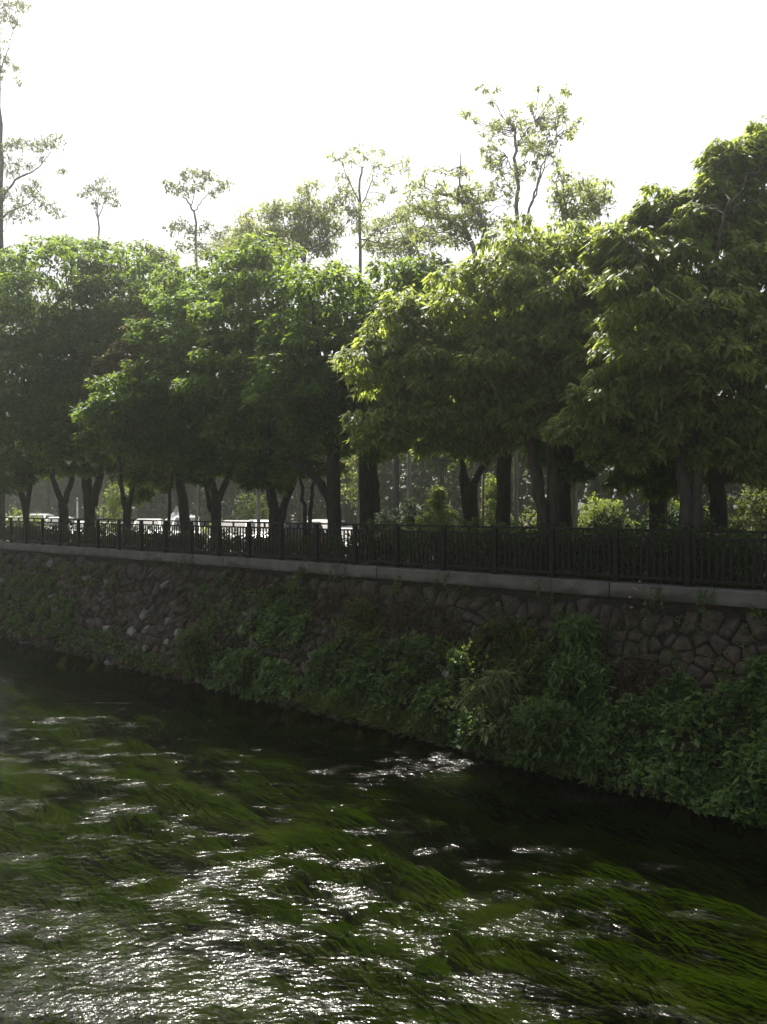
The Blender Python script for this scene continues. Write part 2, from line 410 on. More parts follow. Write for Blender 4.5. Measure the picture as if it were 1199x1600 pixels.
# water sheet: fine displaced grid where it is seen, plain sheet beyond
def waves(Pxy):
    x, y = Pxy[:, 0], Pxy[:, 1]
    h = np.zeros(len(x)); r = np.random.default_rng(5)
    def band(n, lo, hi, amp, flow):
        o = np.zeros(len(x))
        for _ in range(n):
            lam = r.uniform(lo, hi); a = r.uniform(0, 2 * math.pi) if r.random() > flow else r.normal(math.atan2(ET[1], ET[0]), .7)
            k = 2 * math.pi / lam; o += amp * lam * np.sin(k * (x * math.cos(a) + y * math.sin(a)) + r.uniform(0, 6.28) + .8 * np.sin(.9 * x + r.uniform(0, 6)) )
        return o / math.sqrt(n)
    # patches where the current is ruffled
    p = np.zeros(len(x))
    for _ in range(14):
        lam = r.uniform(1.3, 5); a = r.uniform(0, 6.28)
        s = x * ES[0] + y * ES[1]; t = x * ET[0] + y * ET[1]
        p += np.sin(2 * math.pi / lam * (.5 * s * math.cos(a) + t * math.sin(a)) + r.uniform(0, 6.28))
    p = np.clip(.55 + p / math.sqrt(14) * .75, .12, 1.6)
    return band(16, .9, 2.2, .005, .4) + p * (band(26, .22, .7, .012, .5))
S = np.arange(-38, 16, .085); Tt = np.arange(0.75, T0 - 1.0, .085)
gs, gt = np.meshgrid(S, Tt, indexing='ij')
XY = gs.ravel()[:, None] * ES[:2] + gt.ravel()[:, None] * ET[:2]
edge = np.minimum(np.minimum(gs.ravel() + 38, 15.9 - gs.ravel()), 1).clip(0, 1)
V = np.c_[XY, waves(XY) * edge]
a = (np.arange(len(S) - 1)[:, None] * len(Tt) + np.arange(len(Tt) - 1)[None]).ravel()
RIFFLES = [(705, 1207, 95, 26, 1.5), (640, 1195, 50, 12, 1.1), (615, 1288, 32, 10, .8), (930, 1243, 55, 10, 1.3), (1000, 1255, 50, 6, .4), (850, 1330, 40, 12, .7), (740, 1358, 28, 10, .8), (180, 1268, 45, 12, .8), (130, 1190, 35, 22, .6), (300, 1300, 25, 12, .6), (330, 1385, 58, 35, 1), (215, 1225, 30, 8, .5), (450, 1345, 50, 12, .6), (520, 1405, 60, 28, .8), (640, 1455, 60, 32, .9), (735, 1410, 42, 14, .8), (850, 1395, 70, 18, .8), (840, 1450, 90, 32, .9), (960, 1380, 55, 12, .7), (770, 1545, 70, 32, 1), (860, 1580, 60, 24, .9), (1085, 1590, 70, 20, .9), (1150, 1440, 50, 9, .5), (1080, 1430, 60, 9, .5), (190, 1530, 260, 70, 1.0), (430, 1550, 90, 35, .7), (700, 1330, 30, 6, .5), (560, 1350, 26, 5, .5), (400, 1280, 30, 5, .5), (250, 1180, 24, 5, .5), (60, 1180, 40, 7, .5), (1020, 1360, 30, 6, .5), (1120, 1500, 36, 7, .5), (560, 1300, 20, 4, .5), (30, 1260, 40, 8, .4), (150, 1310, 40, 6, .5), (60, 1440, 80, 22, .6), (200, 1380, 30, 8, .5), (380, 1460, 60, 20, .7), (60, 1340, 60, 14, .4), (100, 1130, 60, 8, .5), (360, 1195, 22, 5, .5), (930, 1525, 60, 18, .4), (480, 1390, 30, 9, .5), (660, 1140, 60, 6, .3), (520, 1205, 30, 5, .4), (1000, 1500, 60, 12, .4), (700, 1250, 40, 8, .4)]
ruf = np.zeros(len(V))
for (x, y, rx, ry, k) in RIFFLES:
    c = ground_hit(x, y, 0); wx = rx * c[1] / F; wy = max(ry * c[1] ** 2 / (F * CAMZ), .12)
    k = k if k > .75 else k + .25
    ruf = np.maximum(ruf, k * np.exp(-.5 * (((V[:, 0] - c[0]) / wx) ** 2 + ((V[:, 1] - c[1]) / wy) ** 2)))
wme = mesh_np('river_water', V, None, np.c_[a, a + len(Tt), a + len(Tt) + 1, a + 1], True)
at = wme.attributes.new('ruffle', 'FLOAT', 'POINT'); at.data.foreach_set('value', ruf.astype(np.float32))
tag(obj('river_water', wme, M['water']), kind='structure')
for nm, s0, s1 in (('river_water', -260, -38.0), ('river_water', S[-1], 260)):
    strip(nm, [(0.75, 0), (Tt[-1], 0)], s0, s1, (s1 - s0), M['water'])

# ------------------------------------------------------------------ stone embankment
emb = empty('stone_embankment', Wd(0, T0, 0), 'sloping rubble stone river embankment under a grey concrete coping', 'embankment')
def in_world(o):
    o.parent = emb; o.matrix_parent_inverse = Matrix.Translation(emb.location).inverted(); return o
# earth and mortar behind the stones
S = np.arange(-60, 24, .3); Vv = np.linspace(0, ZB + .9, 16)
V = []; nS, nV = len(S), len(Vv)
for s in S:
    for v in Vv:
        V.append(slope_sv(s, v) + SL_N * (-.02 + .035 * math.sin(s * 2.1 + v * 3) * math.sin(v * 4.1 - s * 1.3) + rng.normal(0, .025)))
a = (np.arange(nS - 1)[:, None] * nV + np.arange(nV - 1)[None]).ravel()
in_world(obj('earth_backing', mesh_np('earth_backing', V, None, np.c_[a, a + 1, a + nV + 1, a + nV], True), M['soil']))
# recessed band between slope and coping; dark soil colour deepens its shade
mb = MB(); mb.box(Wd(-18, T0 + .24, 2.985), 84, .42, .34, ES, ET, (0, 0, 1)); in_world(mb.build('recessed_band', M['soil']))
# coping blocks
sj = st_of(Pt(592, 905, T0))[0]; seg = st_of(Pt(955, 920, T0))[0] - sj
for k in range(-8, 4):
    mb = MB(); mb.bevbox(Wd(sj + seg * (k + .5), T0 + .17, 3.305), seg - .03, .50, .30, .018, ES, ET, (0, 0, 1))
    in_world(mb.build('coping_block', M['coping']))
# rubble stones: Voronoi cells on the slope
def clip_poly(poly, m, d):
    out = []; n = len(poly)
    for i in range(n):
        a, b = poly[i], poly[(i + 1) % n]
        da, db = np.dot(a - m, d), np.dot(b - m, d)
        if da <= 0: out.append(a)
        if (da < 0) != (db < 0) and abs(da - db) > 1e-12: out.append(a + (b - a) * (da / (da - db)))
    return out
pts = []; rows = 13; row_h = 3.62 / rows; slen = math.hypot(SLOPE_RUN, ZB) / ZB
for j in range(rows):
    s = -42.0 + rng.uniform(0, .4)
    while s < 11:
        w = rng.choice([rng.uniform(.14, .26), rng.uniform(.24, .5)])
        pts.append((s + w / 2, .12 + (j + .5) * row_h + rng.uniform(-.15, .15))); s += w
pts = np.array(pts)
cells = []
for i, c in enumerate(pts):
    d = pts - c; dist = np.hypot(d[:, 0], d[:, 1]); nb = np.where((dist > 1e-6) & (dist < 1.1))[0]
    poly = [c + np.array(q) for q in ((-.45, -.4), (.45, -.4), (.45, .4), (-.45, .4))]
    for k in nb[np.argsort(dist[nb])]:
        poly = clip_poly(poly, (c + pts[k]) / 2, d[k] / dist[k])
    cells.append(np.array(poly))
def stone_geo(poly, c):
    g = poly - poly.mean(0); cc = poly.mean(0); n = len(g)
    # round the corners: two points per corner
    ring = []
    for i in range(n):
        a, b, d = g[i - 1], g[i], g[(i + 1) % n]
        k_ = rng.uniform(.06, .2); ring.append(b * (1 - k_) + a * k_); ring.append(b * (1 - k_) + d * k_)
    ring = np.array(ring) * rng.uniform(.88, 1.0) * (1 + rng.normal(0, .03, (2 * n, 1)))
    h = rng.uniform(.02, .10); tilt = rng.normal(0, .34, 2); m = len(ring)
    def up(q, z):
        s_, v_ = q + cc; v_ = v_ / slen
        return slope_sv(s_, v_) + SL_N * z
    V = [up(q, -.06) for q in ring]
    V += [up(q * .93, h * .62 + np.dot(q, tilt) * .5) for q in ring]
    V += [up(q * .7, h + np.dot(q, tilt) * .8 + rng.normal(0, .012)) for q in ring]
    V += [up(q0 * 0, h * 1.05 + rng.normal(0, .012)) for q0 in ring[:1]]
    Q = []; T = []
    for j in range(m):
        k = (j + 1) % m
        Q += [(j, k, m + k, m + j), (m + j, m + k, 2 * m + k, 2 * m + j)]; T.append((2 * m + j, 2 * m + k, 3 * m))
    return V, T, Q
def px_of(p):
    return 599.5 + p[0] / p[1] * F, HOR + (CAMZ - p[2]) / p[1] * F
rank = []
for i, c in enumerate(cells):
    m = c.mean(0); p = slope_sv(m[0], m[1] / slen); x, y = px_of(p)
    d = np.linalg.norm(p - np.array([0, 0, CAMZ]))
    vis = (-40 < x < 1240) and ((x > 920 and y < 1110) or m[1] < 1.15 or (150 < x < 340 and y < 1050))
    area = .5 * abs(np.dot(c[:, 0], np.roll(c[:, 1], 1)) - np.dot(c[:, 1], np.roll(c[:, 0], 1)))
    rank.append((-(area / d ** 2) if vis else 1.0, i))
rank.sort(); chosen = set(i for v, i in rank[:298] if v < 0)
rest = MB()
for i, c in enumerate(cells):
    if len(c) < 3: continue
    g = stone_geo(c, pts[i])
    if i in chosen:
        mb = MB(); mb.add(*g); in_world(mb.build('stone', M['stone'], smooth=True))
    else: rest.add(*g)
o = in_world(rest.build('rubble_stones', M['stone'], smooth=True)); o['kind'] = 'stuff'

# ------------------------------------------------------------------ fence
fence = empty('fence', Wd(0, T0 + .16, ZK), 'dark brown metal railing fence of square posts and thin balusters on the coping', 'fence')
FT = T0 + .16; FH = 1.11
s_post0 = st_of(Pt(621, 880, FT))[0]; FS = 1.478
def fpart(o):
    o.parent = fence; o.matrix_parent_inverse = Matrix.Translation(fence.location).inverted(); return o
def shared(name, me, c):
    o = bpy.data.objects.new(name, me); COL.objects.link(o); o.location = Vector(Wd(c[0], FT, c[1])) - fence.location; o.parent = fence; return o
def fmesh(name, sx, sy, sz):
    mb = MB(); mb.box((0, 0, 0), sx, sy, sz, ES, ET, (0, 0, 1)); me = mb.me(name); me.materials.append(M['fence']); return me
me_post = fmesh('post', .10, .10, FH - .02); me_cap = None
me_bal = fmesh('baluster', .045, .022, FH - .16 - .17); me_stub = fmesh('stub', .05, .04, .105)
me_tr = fmesh('top_rail', FS - .002, .085, .045); me_mr = fmesh('middle_rail', FS - .104, .045, .045); me_br = fmesh('bottom_rail', FS - .104, .045, .05)
for n in range(-20, 10):
    s0 = s_post0 + n * FS
    shared('post', me_post, (s0, ZK + (FH - .02) / 2 - .022))
    if n == 9: break
    sm = s0 + FS / 2
    shared('top_rail', me_tr, (sm, ZK + FH - .0195)); shared('middle_rail', me_mr, (sm, ZK + FH - .17)); shared('bottom_rail', me_br, (sm, ZK + .125))
    shared('stub', me_stub, (sm, ZK + FH - .095))
    for k in range(10):
        shared('baluster', me_bal, (s0 + FS * (k + 1) / 11, ZK + .15 + (FH - .33) / 2 - .0))

# ------------------------------------------------------------------ trees
SPEC = {  # leaf length, width, leaves per tip, tips per clump, clump radius, sag, material
    'dark': (.20, .095, 5, 38, .56, .22, 'dark'),
    'dark2': (.18, .095, 5, 40, .54, .15, 'dark2'),
    'brown': (.17, .085, 5, 40, .5, .1, 'brown'),
    'big': (.18, .08, 5, 52, .52, .5, 'big'),
    'light': (.15, .06, 5, 34, .45, .1, 'light'),
    'mid': (.17, .08, 5, 34, .45, .1, 'olive'),
    'far': (.34, .19, 5, 16, .85, .1, 'far'),
}
def bez(a, b, lift, n=6, wob=.0):
    a, b = np.asarray(a, float), np.asarray(b, float)
    t = np.linspace(0, 1, n)[:, None]
    mid = (a + b) / 2 + np.array([0, 0, lift])
    q = (1 - t) ** 2 * a + 2 * t * (1 - t) * mid + t ** 2 * b
    if wob: q[1:-1] += rng.normal(0, wob, (n - 2, 3))
    return q
def crown_leaves(ells, sp, dens=1.0):
    """ells: list of (centre, (rx, ry, rz)); foliage clumps capped with leaves over each, and inner leaves"""
    L, Wl, k, ntip, cr, sag, mat = SPEC[sp]
    out = []; lobes = []
    for c, r in ells:
        r = np.array(r); area = 4 * math.pi * ((r[0] * r[1]) ** 1.6 + (r[0] * r[2]) ** 1.6 + (r[1] * r[2]) ** 1.6) ** (1 / 1.6) / 3 ** (1 / 1.6)
        crl = min(cr, .5 * min(r)); nl = int(np.clip(.62 * dens * area / (math.pi * crl ** 2 * .8), 4, 90))
        i = np.arange(nl) + .5; ph = np.arccos(1 - 1.75 * i / nl); th = math.pi * (1 + 5 ** .5) * i + rng.uniform(0, 6)
        d = np.c_[np.cos(th) * np.sin(ph), np.sin(th) * np.sin(ph), np.cos(ph)]
        d = nrm(d + rng.normal(0, .16, d.shape))
        cen = c + d * r * rng.uniform(.72, 1.04, (nl, 1))
        for q, dd in zip(cen, d):
            lr = crl * rng.uniform(.55, 1.35); lobes.append(q)
            n = int(ntip * (lr / cr) ** 1.7 * (1 if dd[1] < .5 else .6)) + 6
            v = rng.normal(0, 1, (n, 3)) + dd * .35; v[:, 2] = np.abs(v[:, 2]) * .9 - .18; v = nrm(v)
            rad = np.where(rng.random(n) < .82, rng.uniform(.75, 1.1, n), rng.uniform(.2, .75, n))
            tips = q + v * rad[:, None] * lr * np.array([1.15, 1.15, .68])
            tp = np.repeat(tips, k, 0); vv = np.repeat(v, k, 0); m_ = n * k
            rd = rng.normal(0, 1, (m_, 3)); rd[:, 2] *= .3
            D = vv * [.7, .7, .15] + nrm(rd) * .75 - np.array([0, 0, sag])
            out.append((tp + rng.normal(0, L * .22, tp.shape), D, L * (1 + .3 * rng.standard_normal(m_)).clip(.45, 1.7), Wl * (1 + .25 * rng.standard_normal(m_)).clip(.5, 1.6)))
        n = int(150 * dens * (r[0] * r[1] * r[2]) ** .55)              # inner leaves
        tips = c + nrm(rng.normal(0, 1, (n, 3))) * (rng.random((n, 1)) ** .4) * r * .8
        out.append(rosettes(tips, rng.normal(0, 1, (n, 3)), 4, L, Wl, sag=sag, outk=.2))
    A = [np.concatenate(x) for x in zip(*out)]
    return A, lobes
def make_tree(name, label, t, base, stems, ells, sp, bark='bark', r0=.2, dens=1.0, group='trees behind the riverside fence', nbr=7, depth=.9, dt=0.0, sway=.0):
    """base: photo column of the foot; stems: list of polylines of photo points with end radius; ells: (px, py, rx, ry[, dY])"""
    Y = Yt(base, t); foot = P(base, 800, Y); foot[2] = gz(t) - .05
    root = empty(name, foot, label, 'tree', group)
    inv = Vector(foot)
    tr = MB(); ends = []
    for st in stems:
        pl = [P(x, y, Y + (st['dy'] * i if 'dy' in st else 0)) for i, (x, y) in enumerate(st['p'])]
        if st.get('ground', True): pl = [foot] + pl
        pl = np.array(pl) - foot
        # smooth the polyline
        tt = np.linspace(0, len(pl) - 1, len(pl) * 3); q = np.stack([np.interp(tt, np.arange(len(pl)), pl[:, i]) for i in range(3)], 1)
        for _ in range(2): q[1:-1] = (q[:-2] + q[1:-1] * 2 + q[2:]) / 4
        q[1:-1, :2] += rng.normal(0, .02, (len(q) - 2, 2))
        ra = st.get('r', r0); rr = np.linspace(ra, ra * st.get('e', .6), len(q))
        if st.get('ground', True): rr[0] *= 1.35; rr[1] *= 1.12
        tr.tube(q, rr, 10, wob=.04); ends.append((q[-1], rr[-1]))
    tr.build('trunk', M[bark], root, True)
    E = []
    for e in ells:
        x, y, rx, ry = e[:4]; dY = e[4] if len(e) > 4 else 0
        Ye = Y + dY; k = Ye / F
        E.append((P(x, y, Ye) - foot, (rx * k, min(rx, ry * 1.3) * k * depth, ry * k)))
    A, lobes = crown_leaves(E, sp, dens)
    if sp != 'far':
        E2 = []
        for c, r in E:
            for _ in range(4 if len(E) < 8 else 3):
                a_ = rng.uniform(math.pi * .93, 2.07 * math.pi); d_ = np.array([math.cos(a_), rng.uniform(-.6, .2), math.sin(a_)]) * rng.uniform(1.0, 1.22)
                q_ = rng.uniform(.14, .30) * min(r); E2.append((c + d_ * np.array(r), (q_ * 1.2, q_ * 1.2, q_)))
        A2, _l = crown_leaves(E2, sp, .55)
        A = [np.concatenate([x_, y_]) for x_, y_ in zip(A, A2)]
    V, T = leaf_geo(*A, droop=.3, fold=.22)
    obj('crown', mesh_np('crown', V, T), M[SPEC[sp][6]], root)
    idx = rng.permutation(len(lobes))[:nbr]
    for i in idx:
        l = lobes[i]; e, er = min(ends, key=lambda q: np.linalg.norm(q[0] - l) + (2 if q[0][2] > l[2] else 0))
        q = bez(e, l, .15 * np.linalg.norm(l - e), 7, .06)
        b = MB(); b.tube(q, np.linspace(er * .62, .025, 7), 6)
        b.build('branch', M[bark], root, True)
    return root
def S_(*p, **k): return dict(p=list(p), **k)

# left and middle dark trees
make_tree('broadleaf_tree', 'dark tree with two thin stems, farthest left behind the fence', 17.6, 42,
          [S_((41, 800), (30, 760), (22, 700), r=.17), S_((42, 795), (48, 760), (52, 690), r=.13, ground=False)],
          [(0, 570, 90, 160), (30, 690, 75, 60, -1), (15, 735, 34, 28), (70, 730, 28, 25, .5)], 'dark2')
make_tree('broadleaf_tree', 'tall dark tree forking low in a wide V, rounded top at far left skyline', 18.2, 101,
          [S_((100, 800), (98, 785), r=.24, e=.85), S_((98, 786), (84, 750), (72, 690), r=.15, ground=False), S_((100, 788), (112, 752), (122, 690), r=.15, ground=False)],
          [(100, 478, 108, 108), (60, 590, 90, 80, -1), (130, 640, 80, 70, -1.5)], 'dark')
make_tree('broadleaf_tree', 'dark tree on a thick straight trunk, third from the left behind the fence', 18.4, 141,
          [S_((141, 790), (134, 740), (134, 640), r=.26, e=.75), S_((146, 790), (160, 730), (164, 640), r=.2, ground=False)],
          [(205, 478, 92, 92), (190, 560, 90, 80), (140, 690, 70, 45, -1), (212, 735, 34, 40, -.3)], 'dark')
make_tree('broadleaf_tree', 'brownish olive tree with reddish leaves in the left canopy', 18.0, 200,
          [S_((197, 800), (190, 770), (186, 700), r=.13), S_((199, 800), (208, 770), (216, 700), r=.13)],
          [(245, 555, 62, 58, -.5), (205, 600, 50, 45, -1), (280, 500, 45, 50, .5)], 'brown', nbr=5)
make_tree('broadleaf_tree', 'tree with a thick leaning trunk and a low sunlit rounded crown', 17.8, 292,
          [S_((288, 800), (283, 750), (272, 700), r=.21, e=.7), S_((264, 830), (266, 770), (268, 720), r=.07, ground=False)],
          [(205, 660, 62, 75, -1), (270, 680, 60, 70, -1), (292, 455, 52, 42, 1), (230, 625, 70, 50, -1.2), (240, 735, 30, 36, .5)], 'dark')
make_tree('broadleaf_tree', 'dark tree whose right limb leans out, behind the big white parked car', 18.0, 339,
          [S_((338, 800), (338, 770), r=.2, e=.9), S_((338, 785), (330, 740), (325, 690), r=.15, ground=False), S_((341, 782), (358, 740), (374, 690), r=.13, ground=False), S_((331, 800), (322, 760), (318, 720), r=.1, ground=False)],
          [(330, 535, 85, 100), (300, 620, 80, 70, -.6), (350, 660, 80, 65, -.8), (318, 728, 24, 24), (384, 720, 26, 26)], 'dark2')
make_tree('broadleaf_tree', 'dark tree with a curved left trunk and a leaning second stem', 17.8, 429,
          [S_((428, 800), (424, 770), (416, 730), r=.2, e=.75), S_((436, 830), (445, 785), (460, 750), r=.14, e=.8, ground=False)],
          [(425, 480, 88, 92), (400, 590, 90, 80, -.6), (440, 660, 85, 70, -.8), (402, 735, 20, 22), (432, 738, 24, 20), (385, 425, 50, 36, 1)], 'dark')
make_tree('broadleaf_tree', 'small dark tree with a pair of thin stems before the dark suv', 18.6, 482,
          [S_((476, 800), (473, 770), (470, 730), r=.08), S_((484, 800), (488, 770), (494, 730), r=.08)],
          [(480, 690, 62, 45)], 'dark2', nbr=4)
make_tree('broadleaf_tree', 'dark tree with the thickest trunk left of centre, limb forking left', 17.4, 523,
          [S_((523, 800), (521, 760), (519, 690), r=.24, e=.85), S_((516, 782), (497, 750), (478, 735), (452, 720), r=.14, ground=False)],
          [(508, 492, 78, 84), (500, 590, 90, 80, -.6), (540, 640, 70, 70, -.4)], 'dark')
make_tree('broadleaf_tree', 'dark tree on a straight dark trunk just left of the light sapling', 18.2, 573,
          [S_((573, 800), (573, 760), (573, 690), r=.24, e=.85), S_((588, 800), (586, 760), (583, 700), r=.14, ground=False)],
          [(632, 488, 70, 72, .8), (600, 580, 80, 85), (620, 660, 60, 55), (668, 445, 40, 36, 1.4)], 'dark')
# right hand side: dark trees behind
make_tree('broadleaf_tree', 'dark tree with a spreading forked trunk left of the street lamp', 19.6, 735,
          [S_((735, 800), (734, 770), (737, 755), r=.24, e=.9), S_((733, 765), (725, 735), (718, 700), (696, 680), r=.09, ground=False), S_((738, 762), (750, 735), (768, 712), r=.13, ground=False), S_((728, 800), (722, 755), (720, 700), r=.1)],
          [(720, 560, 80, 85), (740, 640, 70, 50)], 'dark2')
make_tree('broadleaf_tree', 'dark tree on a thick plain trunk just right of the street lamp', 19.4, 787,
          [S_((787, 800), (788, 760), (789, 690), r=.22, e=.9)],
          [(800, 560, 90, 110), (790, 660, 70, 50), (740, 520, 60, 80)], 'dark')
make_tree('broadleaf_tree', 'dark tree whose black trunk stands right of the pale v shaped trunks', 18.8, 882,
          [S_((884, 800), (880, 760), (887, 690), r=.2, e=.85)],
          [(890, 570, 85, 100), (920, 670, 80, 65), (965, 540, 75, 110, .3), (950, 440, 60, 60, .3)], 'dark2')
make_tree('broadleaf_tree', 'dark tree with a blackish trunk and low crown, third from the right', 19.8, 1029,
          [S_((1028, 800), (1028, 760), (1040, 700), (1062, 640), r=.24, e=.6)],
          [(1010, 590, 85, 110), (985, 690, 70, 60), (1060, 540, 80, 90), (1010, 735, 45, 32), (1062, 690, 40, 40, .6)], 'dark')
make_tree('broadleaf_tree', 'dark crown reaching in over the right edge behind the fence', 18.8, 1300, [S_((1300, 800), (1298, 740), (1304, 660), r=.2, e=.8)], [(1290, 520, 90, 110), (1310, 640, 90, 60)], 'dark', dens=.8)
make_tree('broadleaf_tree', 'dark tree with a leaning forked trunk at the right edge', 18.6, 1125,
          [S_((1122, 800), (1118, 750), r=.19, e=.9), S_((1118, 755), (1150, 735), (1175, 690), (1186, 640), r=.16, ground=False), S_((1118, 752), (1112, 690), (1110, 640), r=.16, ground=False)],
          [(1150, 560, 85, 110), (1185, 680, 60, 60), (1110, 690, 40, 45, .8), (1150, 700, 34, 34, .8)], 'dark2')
# right hand side: the two large leaved trees in front
make_tree('broadleaf_tree', 'bright large leaved tree on pale v shaped trunks, drooping sunlit crown', 17.3, 858,
          [S_((848, 800), (838, 740), (828, 690), (815, 640), (790, 580), r=.17, e=.55), S_((866, 800), (862, 740), (858, 680), (866, 600), r=.16, e=.6, dy=.05),
           S_((822, 665), (780, 630), (740, 605), (700, 580), r=.09, ground=False)],
          [(605, 580, 70, 45, -.3), (660, 588, 70, 44, -.5), (640, 520, 62, 42, -.1), (705, 500, 70, 60), (760, 560, 75, 55, -.5), (770, 450, 68, 66, .3), (830, 395, 72, 58, .2), (905, 400, 66, 52, .1), (850, 480, 80, 60, -.6), (930, 470, 62, 58), (830, 575, 80, 60, -.7), (598, 668, 40, 28, -1.05), (648, 652, 44, 22, -1.05), (735, 645, 60, 34, -.2), (810, 645, 60, 40, -.9), (900, 560, 75, 60, -.7), (880, 630, 60, 40, -.7), (955, 385, 40, 38, .2), (975, 430, 45, 50), (945, 520, 48, 56, -.5), (960, 580, 40, 40, -.6), (765, 690, 34, 20, -.4), (690, 690, 30, 16, -.4)], 'big', 'bark_pale', nbr=16, depth=.8, dens=.8)
make_tree('broadleaf_tree', 'tallest large leaved tree on two pale trunks at the right edge', 17.0, 1080,
          [S_((1072, 800), (1066, 740), (1060, 640), (1040, 540), r=.15, e=.55), S_((1088, 800), (1090, 740), (1088, 650), (1110, 520), r=.15, e=.6, dy=.05),
           S_((1088, 660), (1112, 600), (1150, 568), (1190, 545), (1225, 535), r=.075, e=.6, dy=-.32, ground=False), S_((1062, 600), (1045, 540), (1028, 480), (1008, 410), (990, 385), r=.07, e=.4, dy=-.25, ground=False), S_((1090, 560), (1108, 470), (1120, 400), (1132, 330), r=.06, e=.4, dy=-.3, ground=False)],
          [(1015, 420, 62, 62), (1000, 490, 70, 60, -.4), (1075, 400, 60, 70, .3), (1090, 490, 75, 65, -.5), (1140, 275, 24, 22, .6), (1168, 250, 28, 26, .6), (1195, 222, 30, 28, .8), (1148, 325, 36, 30, .5), (1186, 300, 38, 36, .7), (1118, 345, 30, 28, .4), (1208, 360, 40, 45, .6), (1160, 375, 42, 34, .4), (985, 405, 48, 45, .3), (1000, 352, 26, 26, .5), (962, 385, 34, 32, .2), (905, 668, 40, 24, -.3), (1000, 695, 34, 22, -.2), (1130, 700, 40, 26, -.3), (1188, 715, 36, 24, -.2), (1165, 425, 52, 46, -.2), (1205, 470, 60, 70), (1010, 560, 70, 50, -.6), (1090, 580, 80, 55, -.8), (1180, 560, 62, 60, -.8), (1030, 325, 26, 32, .5), (1065, 330, 22, 26, .3), (1105, 305, 24, 30, .3), (1130, 250, 26, 28, .5), (960, 620, 50, 36, -.5), (1100, 645, 60, 30, -.6), (1185, 640, 50, 34, -.6), (1040, 640, 40, 30, -.5)], 'big', 'bark_pale', nbr=16, depth=.8, dens=.8)

# tall open trees behind, seen against the sky
def open_tree(name, label, t, base, limbs, clumps, sp, bark='bark_grey', leafk=4, tipn=62, group='tall open trees against the sky', r0=.14):
    """limbs: polylines of photo points (start radius m); clumps: (px, py, radius px) of loose foliage, joined by twigs to the nearest limb"""
    Y = Yt(base, t); foot = P(base, 800, Y); foot[2] = gz(t) - .05
    root = empty(name, foot, label, 'tree', group)
    pts_all = []
    for j, (r, pl) in enumerate(limbs):
        q = np.array([P(x, y, Y + rng.normal(0, .25) * (i > 0) * (j > 0)) for i, (x, y) in enumerate(pl)])
        if j == 0: q = np.concatenate([[foot], q])
        tt = np.linspace(0, len(q) - 1, len(q) * 3); q2 = np.stack([np.interp(tt, np.arange(len(q)), q[:, i]) for i in range(3)], 1)
        q2[1:-1] = (q2[:-2] + 2 * q2[1:-1] + q2[2:]) / 4
        q2[1:-1] += rng.normal(0, .03, (len(q2) - 2, 3))
        rr = np.linspace(r, max(.018, r * (.45 if j == 0 else .25)), len(q2)) * .72
        b = MB(); b.tube(q2 - foot, rr, 7); b.build('trunk' if j == 0 else 'branch', M[bark], root, True)
        pts_all.append(q2[2:])
    pa = np.concatenate(pts_all); tw = MB(); out = []
    L, Wl = SPEC[sp][0], SPEC[sp][1]
    for (x, y, rp) in clumps:
        c = P(x, y, Y + rng.normal(0, .5)); rad = rp * Y / F
        d = np.linalg.norm(pa - c, axis=1) + (pa[:, 2] > c[2] + .1) * 1.0; near = pa[np.argmin(d)]
        q = bez(near, c, -.18 * np.linalg.norm(c - near), 6, .05); tw.tube(q - foot, np.linspace(.017, .010, 6), 5)
        rad *= 1.35; n = max(9, int(tipn * .85 * (rad / .8) ** 1.25)); v = nrm(rng.normal(0, 1, (n, 3)) + [0, 0, .25])
        tips = c + v * (rng.random((n, 1)) ** .5) * rad * np.array([1.15, 1.15, .8])
        for tp in tips[:max(3, int(n * .3))]:
            tw.tube(bez(c, tp, .05 * rad, 3) - foot, np.array([.010, .008, .005]), 4)
        out.append(rosettes(tips - foot, v, leafk, L, Wl, sag=.2, outk=.4))
    tw.build('twigs', M[bark], root, True)['kind'] = 'stuff'
    A = [np.concatenate(z) for z in zip(*out)]
    V, T = leaf_geo(*A, droop=.2, fold=.2)
    obj('crown', mesh_np('crown', V, T), M[SPEC[sp][6]], root)
    return root
def scatter(cx, cy, rx, ry, n, r0, r1, seed):
    g = np.random.default_rng(seed); o = []
    while len(o) < n:
        a, b = g.uniform(-1, 1, 2)
        if a * a + b * b < 1: o.append((cx + a * rx, cy + b * ry, g.uniform(r0, r1)))
    return o
open_tree('open_tree', 'tall sparse tree at the left edge with a crooked bare limb', 21, 4,
          [(.22, [(6, 500), (4, 380), (4, 250), (1, 160), (0, 60), (-5, 0)]), (.11, [(2, 318), (14, 296), (30, 280), (45, 274), (62, 264), (80, 240)]), (.09, [(3, 345), (20, 330), (50, 318), (62, 300)]), (.07, [(2, 110), (12, 90), (20, 60)])],
          [(88, 222, 13), (72, 226, 11), (60, 232, 9), (40, 226, 10), (22, 228, 10), (8, 232, 8), (26, 258, 12), (18, 270, 8), (98, 268, 5), (55, 292, 10), (40, 300, 9), (60, 310, 8), (30, 318, 10), (20, 335, 12), (75, 322, 9), (92, 335, 9), (45, 260, 5), (66, 250, 4), (48, 335, 10), (10, 300, 8), (-20, 250, 20), (-30, 300, 20),
           (10, 12, 12), (28, 8, 10), (40, 15, 8), (5, 30, 9), (18, 32, 8), (28, 40, 6), (8, 92, 5), (16, 98, 5), (4, 112, 5), (28, 110, 4), (30, 130, 4), (0, 124, 6), (-20, 60, 25)], 'mid', 'bark', tipn=80)
